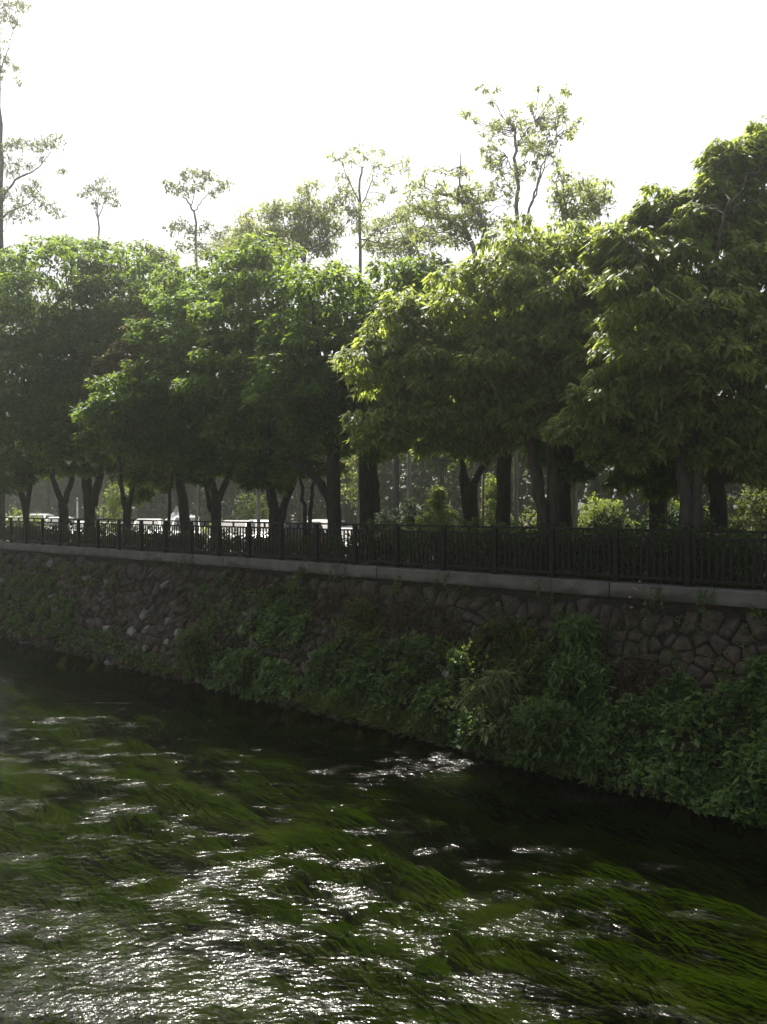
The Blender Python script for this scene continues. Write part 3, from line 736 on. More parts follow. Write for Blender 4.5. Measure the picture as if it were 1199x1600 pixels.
open_tree('open_tree', 'small wispy treetop peeping over the rounded canopy at left', 27, 158,
          [(.12, [(156, 480), (155, 340), (152, 318)]), (.05, [(155, 345), (148, 325), (136, 304)]), (.05, [(155, 340), (166, 312), (178, 300)]), (.04, [(153, 320), (150, 300), (146, 290)]), (.04, [(153, 320), (159, 300), (162, 285)])],
          [(135, 302, 6), (145, 295, 8), (160, 285, 9), (175, 302, 9), (165, 310, 8), (150, 318, 6), (182, 318, 6), (130, 306, 4), (157, 300, 6)], 'mid', tipn=80)
open_tree('open_tree', 'slim tree with a flat umbrella top left of centre', 26, 307,
          [(.13, [(308, 500), (308, 400), (306, 345), (300, 322), (288, 310)]), (.05, [(304, 330), (316, 315), (330, 300), (345, 290)]), (.045, [(300, 322), (306, 300), (304, 285)])],
          [(262, 290, 7), (275, 294, 9), (290, 280, 10), (300, 272, 9), (316, 274, 9), (328, 280, 10), (345, 294, 8), (355, 290, 7), (335, 305, 7), (300, 298, 8), (285, 300, 7), (314, 292, 8),
           (270, 360, 9), (285, 352, 10), (300, 362, 10), (325, 356, 10), (340, 370, 10), (360, 360, 8), (350, 385, 12), (380, 372, 10), (285, 385, 12), (315, 388, 12), (330, 395, 14), (372, 395, 14), (395, 370, 10)], 'mid', tipn=80)
open_tree('open_tree', 'yellow green tree with a loose rounded top left of the sparse treetop', 24, 470,
          [(.16, [(470, 500), (474, 420), (480, 370), (486, 330)]), (.07, [(475, 410), (450, 370), (440, 340)]), (.07, [(480, 370), (505, 340), (520, 325)]), (.06, [(478, 390), (510, 380), (528, 360)])],
          scatter(455, 362, 85, 48, 54, 9, 16, 3) + scatter(510, 345, 55, 55, 30, 8, 14, 4) + [(480, 292, 10), (495, 290, 10), (470, 300, 8)], 'light', tipn=85)
open_tree('open_tree', 'sparse tree with a slender straight stem in the middle skyline', 26, 563,
          [(.13, [(563, 500), (563, 400), (562, 330), (562, 290), (566, 262)]), (.05, [(562, 320), (545, 280), (530, 250)]), (.05, [(562, 330), (580, 290), (584, 262)]), (.05, [(563, 390), (585, 365), (598, 345)]), (.05, [(563, 375), (590, 380), (610, 350)])],
          [(518, 242, 8), (530, 250, 8), (542, 240, 8), (556, 232, 8), (552, 255, 8), (570, 245, 9), (585, 240, 8), (592, 258, 9), (610, 262, 9), (628, 256, 11), (634, 268, 8), (604, 280, 9), (585, 285, 9), (545, 280, 8), (528, 275, 7), (620, 300, 9), (598, 310, 9), (580, 320, 9), (635, 330, 10), (610, 345, 10), (590, 360, 9), (545, 330, 8), (640, 360, 11), (615, 375, 10), (575, 360, 7), (600, 240, 6)], 'light')
open_tree('open_tree', 'tree with dark crooked limbs leaning left, before the tallest thin tree', 23, 748,
          [(.17, [(746, 480), (742, 390), (728, 362), (712, 350), (690, 340)]), (.12, [(748, 420), (760, 350), (735, 325), (715, 312), (700, 305)]), (.07, [(716, 316), (718, 280), (719, 240)]), (.06, [(735, 370), (720, 340), (702, 335)])],
          scatter(705, 345, 55, 45, 34, 8, 13, 7) + scatter(670, 330, 45, 60, 22, 6, 11, 8) + scatter(700, 285, 40, 30, 12, 5, 9, 9) + scatter(760, 320, 45, 40, 20, 7, 11, 10) + [(655, 290, 7)], 'light')
open_tree('open_tree', 'tallest thin airy tree in the right half of the skyline', 25, 808,
          [(.14, [(808, 480), (808, 340), (807, 290), (806, 240), (805, 205)]), (.08, [(812, 400), (826, 330), (838, 295), (848, 255), (862, 225)]), (.05, [(806, 270), (815, 262), (824, 255)]), (.05, [(826, 330), (845, 280), (868, 214)]), (.04, [(806, 240), (820, 210), (835, 190)]), (.04, [(806, 275), (795, 255), (790, 245)])],
          scatter(815, 230, 60, 60, 46, 4, 7, 12) + scatter(850, 200, 45, 45, 24, 4, 7, 13) + [(750, 138, 4), (760, 142, 3), (775, 142, 3), (768, 160, 3), (882, 142, 4), (886, 146, 3), (880, 168, 4), (828, 165, 6), (830, 170, 5), (902, 192, 7), (895, 200, 6), (760, 240, 9), (765, 250, 8), (770, 230, 7), (780, 200, 6), (740, 190, 4), (725, 180, 4), (732, 178, 3), (755, 210, 5), (840, 140, 3), (860, 155, 4), (820, 190, 6), (870, 175, 5)], 'light')
open_tree('open_tree', 'bushy treetop rising behind the bright tree right of the tallest airy tree', 22, 895,
          [(.16, [(893, 500), (890, 360), (878, 330), (868, 300)]), (.07, [(888, 350), (905, 325), (925, 305)]), (.06, [(890, 350), (880, 310), (872, 262)])],
          scatter(905, 315, 45, 28, 40, 9, 14, 15) + [(868, 255, 8), (872, 270, 9), (860, 285, 8), (880, 285, 9), (925, 292, 9), (945, 295, 9), (950, 285, 6), (890, 275, 6), (865, 300, 9)], 'light', tipn=44)
open_tree('open_tree', 'loose yellow green treetop filling the gap right of the slender stem', 28, 640,
          [(.14, [(640, 500), (640, 400), (645, 350)]), (.06, [(641, 400), (625, 360), (615, 340)]), (.06, [(642, 390), (660, 355), (672, 340)])],
          scatter(650, 365, 50, 42, 46, 7, 12, 17) + scatter(585, 370, 40, 30, 24, 6, 10, 18), 'light')

open_tree('open_tree', 'low loose treetop between the umbrella topped tree and the yellow green tree', 26, 405,
          [(.14, [(405, 500), (404, 420), (400, 385)]), (.06, [(404, 430), (380, 395), (365, 378)]), (.06, [(404, 425), (425, 395), (440, 380)])],
          scatter(400, 385, 62, 26, 44, 8, 13, 21) + scatter(345, 392, 40, 18, 14, 7, 10, 22), 'light')

# far trees beyond the parked cars
far = [(12, 44, 700, 60, 55, 'far tree behind the leftmost white car'), (75, 47, 690, 62, 62, 'far tree between the two leftmost forked trunks'),
       (150, 43, 690, 60, 60, 'far tree behind the thick third trunk from the left'), (235, 46, 690, 62, 58, 'far tree above the grey tent'), (310, 42, 680, 55, 62, 'far tree on a pale thick trunk beside the leaning trunk'),
       (385, 47, 690, 60, 64, 'far tree above the big white parked car'), (450, 50, 690, 62, 66, 'far tree over the dark suv'), (540, 46, 690, 58, 62, 'far tree between the two thick middle trunks'),
       (619, 34, 660, 62, 55, 'far tree on a pale trunk left of the light sapling'), (690, 42, 700, 55, 45, 'far tree right behind the light sapling'), (760, 40, 690, 50, 60, 'far tree glimpsed behind the street lamp'),
       (840, 37, 690, 60, 55, 'far tree behind the pale v shaped trunks'), (930, 36, 690, 60, 50, 'far tree behind the yellow shrub right of centre'), (1005, 34, 680, 60, 60, 'far tree left of the blackish trunk'), (1100, 33, 680, 70, 65, 'far tree between the pale trunk pair and the right edge'), (1185, 32, 690, 60, 60, 'far tree at the right edge behind the leaning trunk')]
for (x, t, cy, rx, ry, lab) in far:
    make_tree('far_tree', lab, t, x, [S_((x, 800), (x + 2, 760), (x - 2, cy + 10), r=.2, e=.7)], [(x, cy, rx, ry)], 'far', 'bark_pale', nbr=3, dens=.9, group='far trees beyond the parked cars')
# the far wood that closes the view
tips = []; n = 40000
s_ = rng.uniform(-200, 75, n); t_ = rng.uniform(58, 64, n); top = 11.5 + 2.2 * np.sin(s_ * .35) + 1.5 * np.sin(s_ * .83 + 1)
z_ = 2.8 + rng.random(n) ** .8 * top
Ptx = s_[:, None] * ES + t_[:, None] * ET; Ptx[:, 2] = z_
A = rosettes(Ptx, np.tile([-.3, -.8, .3], (n, 1)), 4, .75, .42, spread=1.0)
V, T = leaf_geo(*A, droop=.2)
tag(obj('far_wood_foliage', mesh_np('far_wood_foliage', V, T), M['far']), 'hazy green wood closing the view behind the far trees', 'wood', kind='stuff')

# ------------------------------------------------------------------ shrubs and saplings behind the fence
def bush(name, label, foot, ells, mat, L, Wl, ntip, k=6, nst=5, group=None, cat='shrub', sag=.1, outk=.5, extra=None, t4=False, stem_r=.02, spread=.8):
    """ells: list of (offset from foot, (rx, ry, rz))"""
    foot = np.asarray(foot, float); root = empty(name, foot, label, cat, group)
    out = []; st = MB()
    for c, r in ells:
        c = np.array(c, float); r = np.array(r, float); v = nrm(rng.normal(0, 1, (ntip, 3)) + [0, 0, .3])
        rad = np.where(rng.random(ntip) < .65, rng.uniform(.75, 1.08, ntip), rng.uniform(.1, .8, ntip))
        lump = 1 + .22 * np.sin(v[:, 0] * 5 + c[0] * 3) * np.sin(v[:, 2] * 5 + 1.3 * c[1]) + .1 * np.sin(v[:, 1] * 9)
        tips = c + v * (rad * lump)[:, None] * r
        out.append(rosettes(tips, v, k, L, Wl, sag=sag, outk=outk, upk=.1, spread=spread))
        for i in range(nst):
            a = rng.normal(0, .06, 3); a[2] = -.05
            st.tube(bez(a, tips[rng.integers(ntip)], .1 * r[2], 5, .02), np.linspace(stem_r, stem_r * .4, 5), 5)
    st.build('stems', M['stem'], root, True)['kind'] = 'stuff'
    A = [np.concatenate(z) for z in zip(*out)]
    V, T = leaf_geo(*A, droop=.3, tri4=t4)
    obj('foliage', mesh_np('foliage', V, T), M[mat], root)
    return root
def gpt(px, t): 
    p = P(px, 800, Yt(px, t)); p[2] = gz(t); return p
bush('sapling', 'light green sapling with tiered foliage behind the middle of the fence', gpt(682, 22),
     [((.1, 0, .95), (.7, .55, .28)), ((.45, 0, 1.42), (.5, .4, .18)), ((-.42, 0, 1.3), (.5, .4, .18)), ((-.28, 0, 1.78), (.42, .4, .16)), ((.3, 0, 1.98), (.4, .4, .15)), ((-.05, 0, 2.32), (.34, .3, .15)), ((.08, 0, 2.68), (.22, .2, .2)), ((.7, 0, .95), (.35, .35, .22)), ((-.65, 0, .8), (.38, .35, .3))], 'young', .15, .065, 70, 5, cat='sapling')
hx = [(600, 'low hedge bush directly left of the light sapling'), (655, 'low hedge bush in front of the light sapling'), (712, 'hedge bush under the forked trunk'), (770, 'hedge bush under the street lamp'), (820, 'hedge bush with sunlit top under the pale v shaped trunks'), (875, 'hedge bush under the black trunk right of the v trunks'), (930, 'hedge bush below the yellow shrub'), (985, 'hedge bush left of the blackish trunk'), (1045, 'hedge bush below the pale trunk pair'), (1105, 'hedge bush left of the pink flowers'), (1185, 'hedge bush in the right corner of the fence')]
for i, (x, lab) in enumerate(hx):
    h = 1.12 + rng.uniform(-.06, .16)
    bush('hedge_bush', lab, gpt(x, 16.45 + rng.uniform(-.1, .1)), [((-.35, 0, h * .5), (.6, .5, h * .5)), ((.35, .1, h * .55), (.6, .5, h * .5)), ((0, 0, h * .35), (.7, .6, h * .35))], 'bank', .11, .055, 150, 6, group='hedge bushes behind the fence', cat='bush')
lb = [(20, 'low dark bush at the left end of the fence, before the forked stems'), (72, 'low dark bush before the wide v shaped trunk'), (118, 'low dark bush before the thin pale lamp post'), (175, 'low dark bush before the white saloon'), (222, 'low dark bush before the small white suv'), (262, 'low dark bush under the grey tent'), (318, 'low dark bush between leaning trunk and forked trunk'), (395, 'low dark bush before the curved trunk'), (462, 'low dark bush before the black suv'), (545, 'low dark bush before the blue grey saloon')]
for i, (x, lab) in enumerate(lb):
    h = .76 + rng.uniform(-.08, .12)
    bush('low_bush', lab, gpt(x, 16.6), [((dx, .86 * dx * -.6, h * .5), (.55, .4, h * .55)) for dx in (-.9, 0, .9)], 'bank', .11, .055, 110, 6, group='low bushes behind the left part of the fence', cat='bush')
b = bush('flowering_bush', 'bush with pink and white flowers behind the fence at right', gpt(1145, 17.7), [((0, 0, .55), (.6, .5, .5)), ((.3, 0, .7), (.5, .4, .4))], 'bank', .11, .05, 150, 6, cat='bush', nst=4)
def flowers(root, pts, size):
    for c in pts:
        k = 5; a = np.arange(k) * 2 * math.pi / k + rng.uniform(0, 6)
        nn = nrm(np.array([rng.normal(0, .4), -1, .6 + rng.normal(0, .3)])); x = nrm(np.cross(nn, [0, 0, 1.0])); y = np.cross(nn, x)
        D = np.cos(a)[:, None] * x + np.sin(a)[:, None] * y + nn * .35
        V, T = leaf_geo(np.tile(c, (k, 1)), D, np.full(k, size), np.full(k, size * .8), droop=.1)
        obj('flower', mesh_np('flower', V, T), M['petal'], root)
ft = np.array(b.location)
flowers(b, [P(x, y, ft[1] - .5) - ft for x, y in ((1123, 836), (1127, 837), (1132, 836), (1134, 839), (1152, 836), (1135, 854), (1143, 855), (1190, 859), (1194, 864), (1130, 834), (1120, 835))], .055)
bush('shrub', 'yellow green rounded shrub behind the pale v shaped trunks', gpt(835, 27), [((0, 0, 1.2), (1.0, .9, 1.1)), ((.9, .2, 1.3), (.9, .8, 1.0)), ((-.8, .2, 1.0), (.8, .7, .9))], 'olive', .16, .07, 220, 6)
bush('shrub', 'pale feathery shrub with thin stems right of the black trunk', gpt(930, 25), [((0, 0, 1.4), (.9, .8, .8)), ((.7, 0, 1.0), (.8, .7, .9)), ((-.7, 0, 1.0), (.7, .6, .8)), ((.3, 0, 2.2), (.7, .6, .5))], 'young', .18, .04, 170, 7)
bush('shrub', 'small flat topped bright shrub left of the blackish trunk', gpt(992, 27), [((0, 0, 1.5), (.7, .6, .35)), ((.2, 0, .8), (.6, .6, .8))], 'olive', .13, .06, 170, 6)
bush('shrub', 'olive shrub at the right edge under the leaning limb', gpt(1180, 24), [((0, 0, 1.4), (1.0, .8, 1.0)), ((.3, 0, 2.4), (.8, .7, .7)), ((-.7, 0, 1.0), (.7, .7, .9))], 'olive', .14, .065, 220, 6)
bush('shrub', 'yellow lit shrub behind the fence near the left edge', gpt(25, 24), [((0, 0, 1.2), (1.3, 1, 1.0)), ((1.2, 0, 1.0), (.9, .9, .8))], 'young', .17, .08, 200, 6)
bush('shrub', 'yellow lit tall shrub between the left thick trunks', gpt(178, 25), [((0, 0, 1.6), (.9, .8, 1.4)), ((.3, 0, 3.0), (.8, .7, .9))], 'young', .16, .07, 240, 6)
bush('shrub', 'small green shrub beside the big white parked car', gpt(352, 25.5), [((0, 0, .9), (1.0, .8, .8))], 'light', .15, .07, 200, 6)
bush('shrub', 'grey green shrub above the big white parked car', gpt(392, 38), [((0, 0, 2.4), (1.4, 1, 1.2)), ((.5, 0, 1.2), (1.2, 1, 1.2))], 'far', .2, .1, 220, 6)
bush('shrub', 'thin pale young tree between the two thick middle trunks', gpt(549, 34), [((0, 0, 3.6), (1.2, 1, 1.2)), ((.1, 0, 5.0), (.9, .8, 1.0))], 'light', .17, .08, 170, 6, cat='young tree')
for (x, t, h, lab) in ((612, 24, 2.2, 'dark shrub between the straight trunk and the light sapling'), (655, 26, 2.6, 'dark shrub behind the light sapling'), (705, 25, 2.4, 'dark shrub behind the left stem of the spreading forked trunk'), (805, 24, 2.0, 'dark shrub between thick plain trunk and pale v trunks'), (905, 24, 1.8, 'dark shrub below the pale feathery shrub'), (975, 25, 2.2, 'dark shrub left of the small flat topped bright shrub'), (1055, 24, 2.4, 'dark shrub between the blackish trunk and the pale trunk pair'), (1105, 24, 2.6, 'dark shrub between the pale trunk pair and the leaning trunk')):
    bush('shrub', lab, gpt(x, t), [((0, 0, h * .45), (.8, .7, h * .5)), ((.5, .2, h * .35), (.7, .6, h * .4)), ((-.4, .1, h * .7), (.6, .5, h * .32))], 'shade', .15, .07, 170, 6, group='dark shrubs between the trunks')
bush('shrub', 'yellow green young tree glimpsed between the two pale trunks at right', gpt(1072, 25), [((0, 0, 2.6), (.6, .6, 1.0)), ((.1, 0, 4.4), (.7, .6, 1.0)), ((-.5, 0, 1.2), (.8, .7, .8))], 'young', .15, .08, 170, 6, cat='young tree')
bush('shrub', 'yellow green shrub right of the street lamp', gpt(766, 28), [((0, 0, 1.5), (.6, .6, 1.4)), ((.2, 0, 3.0), (.5, .5, .7))], 'young', .15, .07, 200, 6)

# ------------------------------------------------------------------ plants on the embankment
def off(s, n=0, z=0): return ES * s + SL_N * n + np.array([0, 0, z])
def carpet(name, label, poly, n, k, mat, L, Wl, thick, lab_cat=None, kind=None, group=None, seed=0, sag=.1, t4=False, lump=1.0, outk=.5):
    """leaf cover over the part of the slope inside a photo polygon"""
    poly = np.array(poly, float); g = np.random.default_rng(seed)
    lo, hi = poly.min(0), poly.max(0); out = []
    while len(out) < n:
        q = g.uniform(lo, hi)
        ins = False; j = len(poly) - 1
        for i in range(len(poly)):
            if (poly[i][1] > q[1]) != (poly[j][1] > q[1]) and q[0] < (poly[j][0] - poly[i][0]) * (q[1] - poly[i][1]) / (poly[j][1] - poly[i][1]) + poly[i][0]: ins = not ins
            j = i
        if ins: out.append(q)
    pts_ = np.array([slope_hit(*q) for q in out])
    s = pts_ @ ES; z = pts_[:, 2]
    lum = (.5 + .5 * np.sin(s * 3.1 + z * 2.3 + seed) * np.sin(z * 4.3 - s * 1.7 + seed)) * lump + (1 - lump) * .6
    h = thick * (.12 + 1.12 * lum) * np.where(g.random(n) < .05, 1.75, 1.0) * np.where(g.random(n) < .7, g.uniform(.8, 1.05, n), g.uniform(.1, .8, n))
    tips = pts_ + SL_N * h[:, None] + np.array([0, 0, 1.0]) * (h * .15)[:, None]
    A = rosettes(tips, np.tile(SL_N + [0, 0, .3], (n, 1)), k, L, Wl, sag=sag, outk=outk, spread=.75)
    V, T = leaf_geo(*A, droop=.3, tri4=t4); c = pts_.mean(0)
    return V, T, c
def cover_thing(name, label, cat, poly, n, k, mat, L, Wl, thick, kind=None, group=None, **kw):
    V, T, c = carpet(name, label, poly, n, k, mat, L, Wl, thick, **kw)
    if kind == 'stuff':
        return tag(obj(name, mesh_np(name, V - c, T), M[mat], loc=c), label, cat, kind='stuff')
    root = empty(name, c, label, cat, group)
    obj('foliage', mesh_np('foliage', V - c, T), M[mat], root)
    st = MB()
    for i in rng.integers(0, len(V), 24):
        a = V[i] - c; st.tube(bez(a - SL_N * thick * .9 + ES * rng.normal(0, .12), a, .05, 4), np.linspace(.012, .006, 4), 4)
    st.build('stems', M['stem'], root, True)['kind'] = 'stuff'
    return root
cover_thing('creeper', 'broad leaved green creeper spilling to the water in the lower right corner', 'creeper', [(955, 1180), (985, 1110), (1050, 1075), (1105, 1100), (1150, 1085), (1330, 1075), (1330, 1345), (1140, 1290), (1060, 1262), (990, 1240)], 1500, 6, 'creeper', .13, .085, .42, seed=2, t4=False, outk=.6)
cover_thing('creeper', 'rounded bright mound of creeper on top of the lower right creeper', 'creeper', [(1030, 1110), (1040, 1075), (1075, 1062), (1095, 1080), (1095, 1130), (1050, 1135)], 260, 6, 'creeper', .12, .08, .45, seed=5)
cover_thing('weed_clump', 'tall leafy weeds in front of the bare stones right of centre', 'weeds', [(830, 1110), (850, 1020), (890, 975), (935, 1000), (960, 1060), (965, 1150), (960, 1215), (900, 1200), (850, 1170)], 750, 7, 'creeper', .17, .06, .5, seed=8)
cover_thing('weed_clump', 'dark leafy weeds hanging to the water right of the bright fern', 'weeds', [(790, 1100), (850, 1110), (950, 1180), (1000, 1250), (930, 1238), (850, 1215), (775, 1190)], 600, 6, 'bank', .13, .07, .45, seed=9)
cover_thing('weed_clump', 'dense green weeds left of the bright fern', 'weeds', [(560, 1080), (590, 1020), (650, 1000), (735, 1010), (760, 1080), (775, 1190), (700, 1165), (640, 1140), (580, 1120)], 900, 6, 'bank', .13, .075, .38, seed=10)
cover_thing('weed_clump', 'green weeds above the pale grass at the middle of the bank', 'weeds', [(470, 1090), (490, 1030), (540, 1000), (600, 1020), (600, 1110), (540, 1110)], 520, 6, 'bank', .13, .07, .34, seed=11)
cover_thing('weed_clump', 'tall plant with long leaves under the coping right of centre', 'weeds', [(545, 1000), (560, 950), (585, 950), (605, 990), (590, 1020)], 110, 7, 'olive', .22, .045, .4, seed=12)
cover_thing('weed_clump', 'leafy plant high on the slope left of centre', 'weeds', [(385, 990), (420, 925), (470, 915), (495, 950), (480, 1010), (420, 1020)], 330, 6, 'creeper', .17, .09, .4, seed=13)
cover_thing('weed_clump', 'green weeds at the water between the sunlit shrub and the pale grass', 'weeds', [(330, 1080), (345, 1020), (420, 1030), (470, 1050), (470, 1105), (400, 1098)], 420, 6, 'creeper', .14, .07, .36, seed=14)
cover_thing('weed_clump', 'weeds covering the bank at the left edge', 'weeds', [(-20, 930), (30, 900), (90, 905), (130, 950), (110, 1000), (40, 998), (-20, 990)], 520, 6, 'bank', .17, .09, .35, seed=15)
cover_thing('weed_clump', 'low weeds along the water left of the bare stones', 'weeds', [(110, 985), (170, 990), (250, 1030), (290, 1050), (270, 1062), (180, 1030), (100, 1012)], 260, 6, 'bank', .14, .07, .22, seed=16)
cover_thing('weed_clump', 'dark weeds high on the slope at far left', 'weeds', [(-20, 880), (60, 870), (200, 890), (180, 920), (90, 915), (-20, 920)], 260, 6, 'olive', .14, .07, .22, seed=17)
cover_thing('weed_clump', 'dark weeds on the slope between bare stones and the high leafy plant', 'weeds', [(300, 920), (360, 900), (400, 925), (380, 1000), (320, 990)], 230, 6, 'bank', .13, .06, .25, seed=18)
cover_thing('weed_clump', 'leafy weeds climbing the stones just left of the tall weeds', 'weeds', [(735, 1040), (760, 985), (820, 975), (850, 1000), (845, 1090), (790, 1100)], 430, 6, 'olive', .14, .06, .32, seed=19)
cover_thing('weed_clump', 'weeds creeping up the stones at the right edge', 'weeds', [(1165, 1090), (1180, 1040), (1220, 1030), (1225, 1095)], 110, 6, 'creeper', .15, .08, .3, seed=20)
cover_thing('dry_weeds', 'brown dry growth on the middle of the slope', 'dry growth', [(280, 905), (420, 900), (560, 930), (700, 950), (740, 990), (700, 1010), (560, 985), (400, 940)], 620, 6, 'dry', .16, .03, .2, kind='stuff', seed=21)
cover_thing('dry_weeds', 'brown dry growth low on the stones at right', 'dry growth', [(960, 1050), (1010, 1030), (1060, 1060), (1020, 1110), (970, 1130)], 150, 6, 'dry', .15, .035, .2, kind='stuff', seed=22)
cover_thing('bank_grass', 'pale green grass at the foot of the bank left of centre', 'grass', [(470, 1100), (560, 1085), (640, 1120), (720, 1150), (690, 1165), (600, 1140), (490, 1115)], 1100, 6, 'grass', .2, .02, .2, kind='stuff', seed=23, sag=-.5)
cover_thing('ground_cover', 'thin scattered weeds over the whole slope', 'ground cover', [(-40, 870), (400, 890), (800, 935), (1230, 985), (1230, 1290), (1000, 1235), (700, 1155), (450, 1095), (200, 1040), (-40, 1000)], 1500, 5, 'bank', .10, .05, .12, kind='stuff', seed=24)
# shrubs that stand out
def slope_bush(name, label, px, py, ells, *a, **k): return bush(name, label, slope_hit(px, py), ells, *a, **k)
slope_bush('fern', 'pale sunlit fern with drooping tiers near the water at centre right', 768, 1150, [((-.32, -.3, 1.12), (.34, .22, .10)), ((.12, -.35, 1.28), (.26, .2, .08)), ((.1, -.4, .88), (.42, .28, .09)), ((-.25, -.42, .68), (.3, .25, .10)), ((.3, -.45, .55), (.4, .24, .12)), ((-.1, -.5, .35), (.35, .24, .12)), ((.35, -.5, .15), (.4, .24, .14)), ((-.4, -.3, .85), (.22, .18, .1))], 'fern', .2, .045, 22, 6, cat='fern', nst=3, stem_r=.012, sag=.3)
slope_bush('shrub', 'small sunlit shrub at the water left of centre', 305, 1050, [((0, -.3, .7), (.5, .4, .35)), ((.2, -.3, .3), (.6, .45, .35)), ((.05, -.3, 1.1), (.4, .35, .25))], 'bank', .15, .06, 110, 6)
slope_bush('shrub', 'leafy shrub at the water between two weed clumps left of centre', 372, 1075, [((0, -.25, .5), (.6, .4, .35)), ((.3, -.2, .8), (.4, .35, .3))], 'bank', .14, .07, 110, 6)
slope_bush('shrub', 'large dark shrub standing in the water edge right of the bright fern', 870, 1190, [((0, -.4, .6), (.7, .5, .5)), ((.5, -.4, .35), (.6, .5, .4)), ((-.3, -.4, .9), (.5, .4, .35))], 'bank', .13, .065, 130, 6)
slope_bush('shrub', 'palm leaved weed with a bright top before the stones at right', 905, 1020, [((0, -.2, .3), (.35, .3, .2)), ((0, -.2, .6), (.3, .3, .12)), ((.1, -.25, 0), (.4, .3, .25))], 'creeper', .2, .05, 50, 7)
b = slope_bush('flowering_bush', 'small pink flowered plant hanging over the coping at right', 990, 955, [((0, -.12, .1), (.28, .15, .2)), ((.25, -.1, .0), (.3, .15, .15))], 'dry', .09, .035, 40, 5, cat='plant', nst=4, stem_r=.007)
ft = np.array(b.location)
flowers(b, [P(x, y, ft[1] - .28) - ft for x, y in ((1000, 908), (990, 918), (984, 933), (1060, 922), (1022, 938), (994, 920), (987, 949))], .035)
b = slope_bush('flowering_bush', 'tiny white flowered weed growing out of the coping left of centre', 475, 905, [((0, -.1, .15), (.3, .15, .15))], 'bank', .1, .04, 36, 5, cat='plant', nst=4, stem_r=.007)
ft = np.array(b.location)
flowers(b, [P(x, y, ft[1] - .3) - ft for x, y in ((478, 882), (484, 880), (480, 886), (486, 884))], .03)
slope_bush('shrub', 'yellowish weed rooted under the coping right of the joint', 622, 922, [((0, -.12, .15), (.12, .1, .25)), ((.05, -.12, -.05), (.2, .1, .12))], 'light', .1, .03, 26, 5, cat='plant', stem_r=.007, nst=3)
slope_bush('shrub', 'little yellow leaved weed on the coping under the sunlit hedge top', 735, 922, [((0, -.12, .12), (.22, .1, .2))], 'light', .08, .03, 26, 5, cat='plant', stem_r=.007, nst=3)
slope_bush('shrub', 'little green weed on the coping face near the right corner', 1183, 965, [((0, -.12, .12), (.2, .1, .1))], 'young', .08, .04, 20, 5, cat='plant', stem_r=.006, nst=3)

vl = [(300, 'thin vine trailing over the coping at left, above the bare stones'), (540, 'thin vine trailing over the coping left of the open joint'), (700, 'thin vine trailing over the coping right of the open joint'), (860, 'thin vine trailing over the coping under the black trunk'), (1030, 'leafy vine trailing over the coping right of the pink flowers'), (1110, 'vine trailing over the coping below the pink and white bush')]
for x, lab in vl:
    p0 = Pt(x, 800, T0 - .1); p0[2] = ZK + .01
    v_ = empty('trailing_vine', p0, lab, 'vine', 'vines trailing over the coping'); st = MB(); out = []
    for q in range(5):
        a = np.array([rng.normal(0, .22), .05, 0]); ln = rng.uniform(.25, .75); ds = rng.normal(0, .25)
        t_ = np.linspace(0, 1, 7)[:, None]; pl = a - ET * (.08 * np.minimum(t_ * 4, 1) + .12 * t_) + ES * ds * t_ * ln - np.array([0, 0, 1.0]) * ln * np.maximum(t_ - .12, 0) + rng.normal(0, .012, (7, 3))
        st.tube(pl, np.linspace(.007, .003, 7), 4); out.append(rosettes(pl[1:], np.tile(-ET, (6, 1)), 3, .08, .045, sag=.4))
    st.build('stems', M['stem'], v_, True)['kind'] = 'stuff'; A = [np.concatenate(z) for z in zip(*out)]; V, T = leaf_geo(*A)
    obj('leaves', mesh_np('leaves', V, T), M['olive' if x in (540, 860) else 'bank'], v_)
# ------------------------------------------------------------------ water weed
n = 48000
g = np.random.default_rng(31)
s_ = g.uniform(-34, 15, n * 3); t_ = g.uniform(2.8, T0 - 2.3, n * 3)
def patch(s, t):
    v = 0
    r = np.random.default_rng(77)
    for _ in range(12):
        lam = r.uniform(.7, 2.4); a = r.uniform(0, 6.28)
        v = v + np.sin(2 * math.pi / lam * (.38 * s * math.cos(a) + t * math.sin(a)) + r.uniform(0, 6.28))
    return v / math.sqrt(12)
keep = patch(s_, t_) > g.uniform(-.5, .9, n * 3)
s_, t_ = s_[keep][:n], t_[keep][:n]; n = len(s_)
pv = patch(s_, t_)
base = s_[:, None] * ES + t_[:, None] * ET; base[:, 2] = -.72 + .22 * np.clip(pv + .4, 0, 1.6) + g.uniform(0, .16, n)
ang = g.normal(0, .14, n) + .35 * np.sin(s_ * .7) * .4
D = -ES * np.cos(ang)[:, None] + ET * np.sin(ang)[:, None]          # drawn out by the current
Ln = g.uniform(.3, .9, n); Wn = g.uniform(.018, .042, n)
side = np.c_[-D[:, 1], D[:, 0], np.zeros(n)]
rows_ = []
for i, f in enumerate((0, .35, .7, 1.0)):
    c = base + D * (Ln * f)[:, None] + side * (np.sin(f * 5 + s_ * 3) * .05)[:, None]; c[:, 2] += .08 * math.sin(f * 2.4)
    w = (Wn * (1 - f * .8) * .5)[:, None]
    rows_ += [c + side * w, c - side * w]
V = np.stack(rows_, 1)
V[:, :, 2] = np.minimum(V[:, :, 2], -.2)
V = V.reshape(-1, 3); i = np.arange(n)[:, None] * 8
Q = np.concatenate([i + [0, 1, 3, 2], i + [2, 3, 5, 4], i + [4, 5, 7, 6]])
tag(obj('water_weed', mesh_np('water_weed', V, None, Q), M['weed']), 'long green water weed streaming under the river surface', 'water weed', kind='stuff')

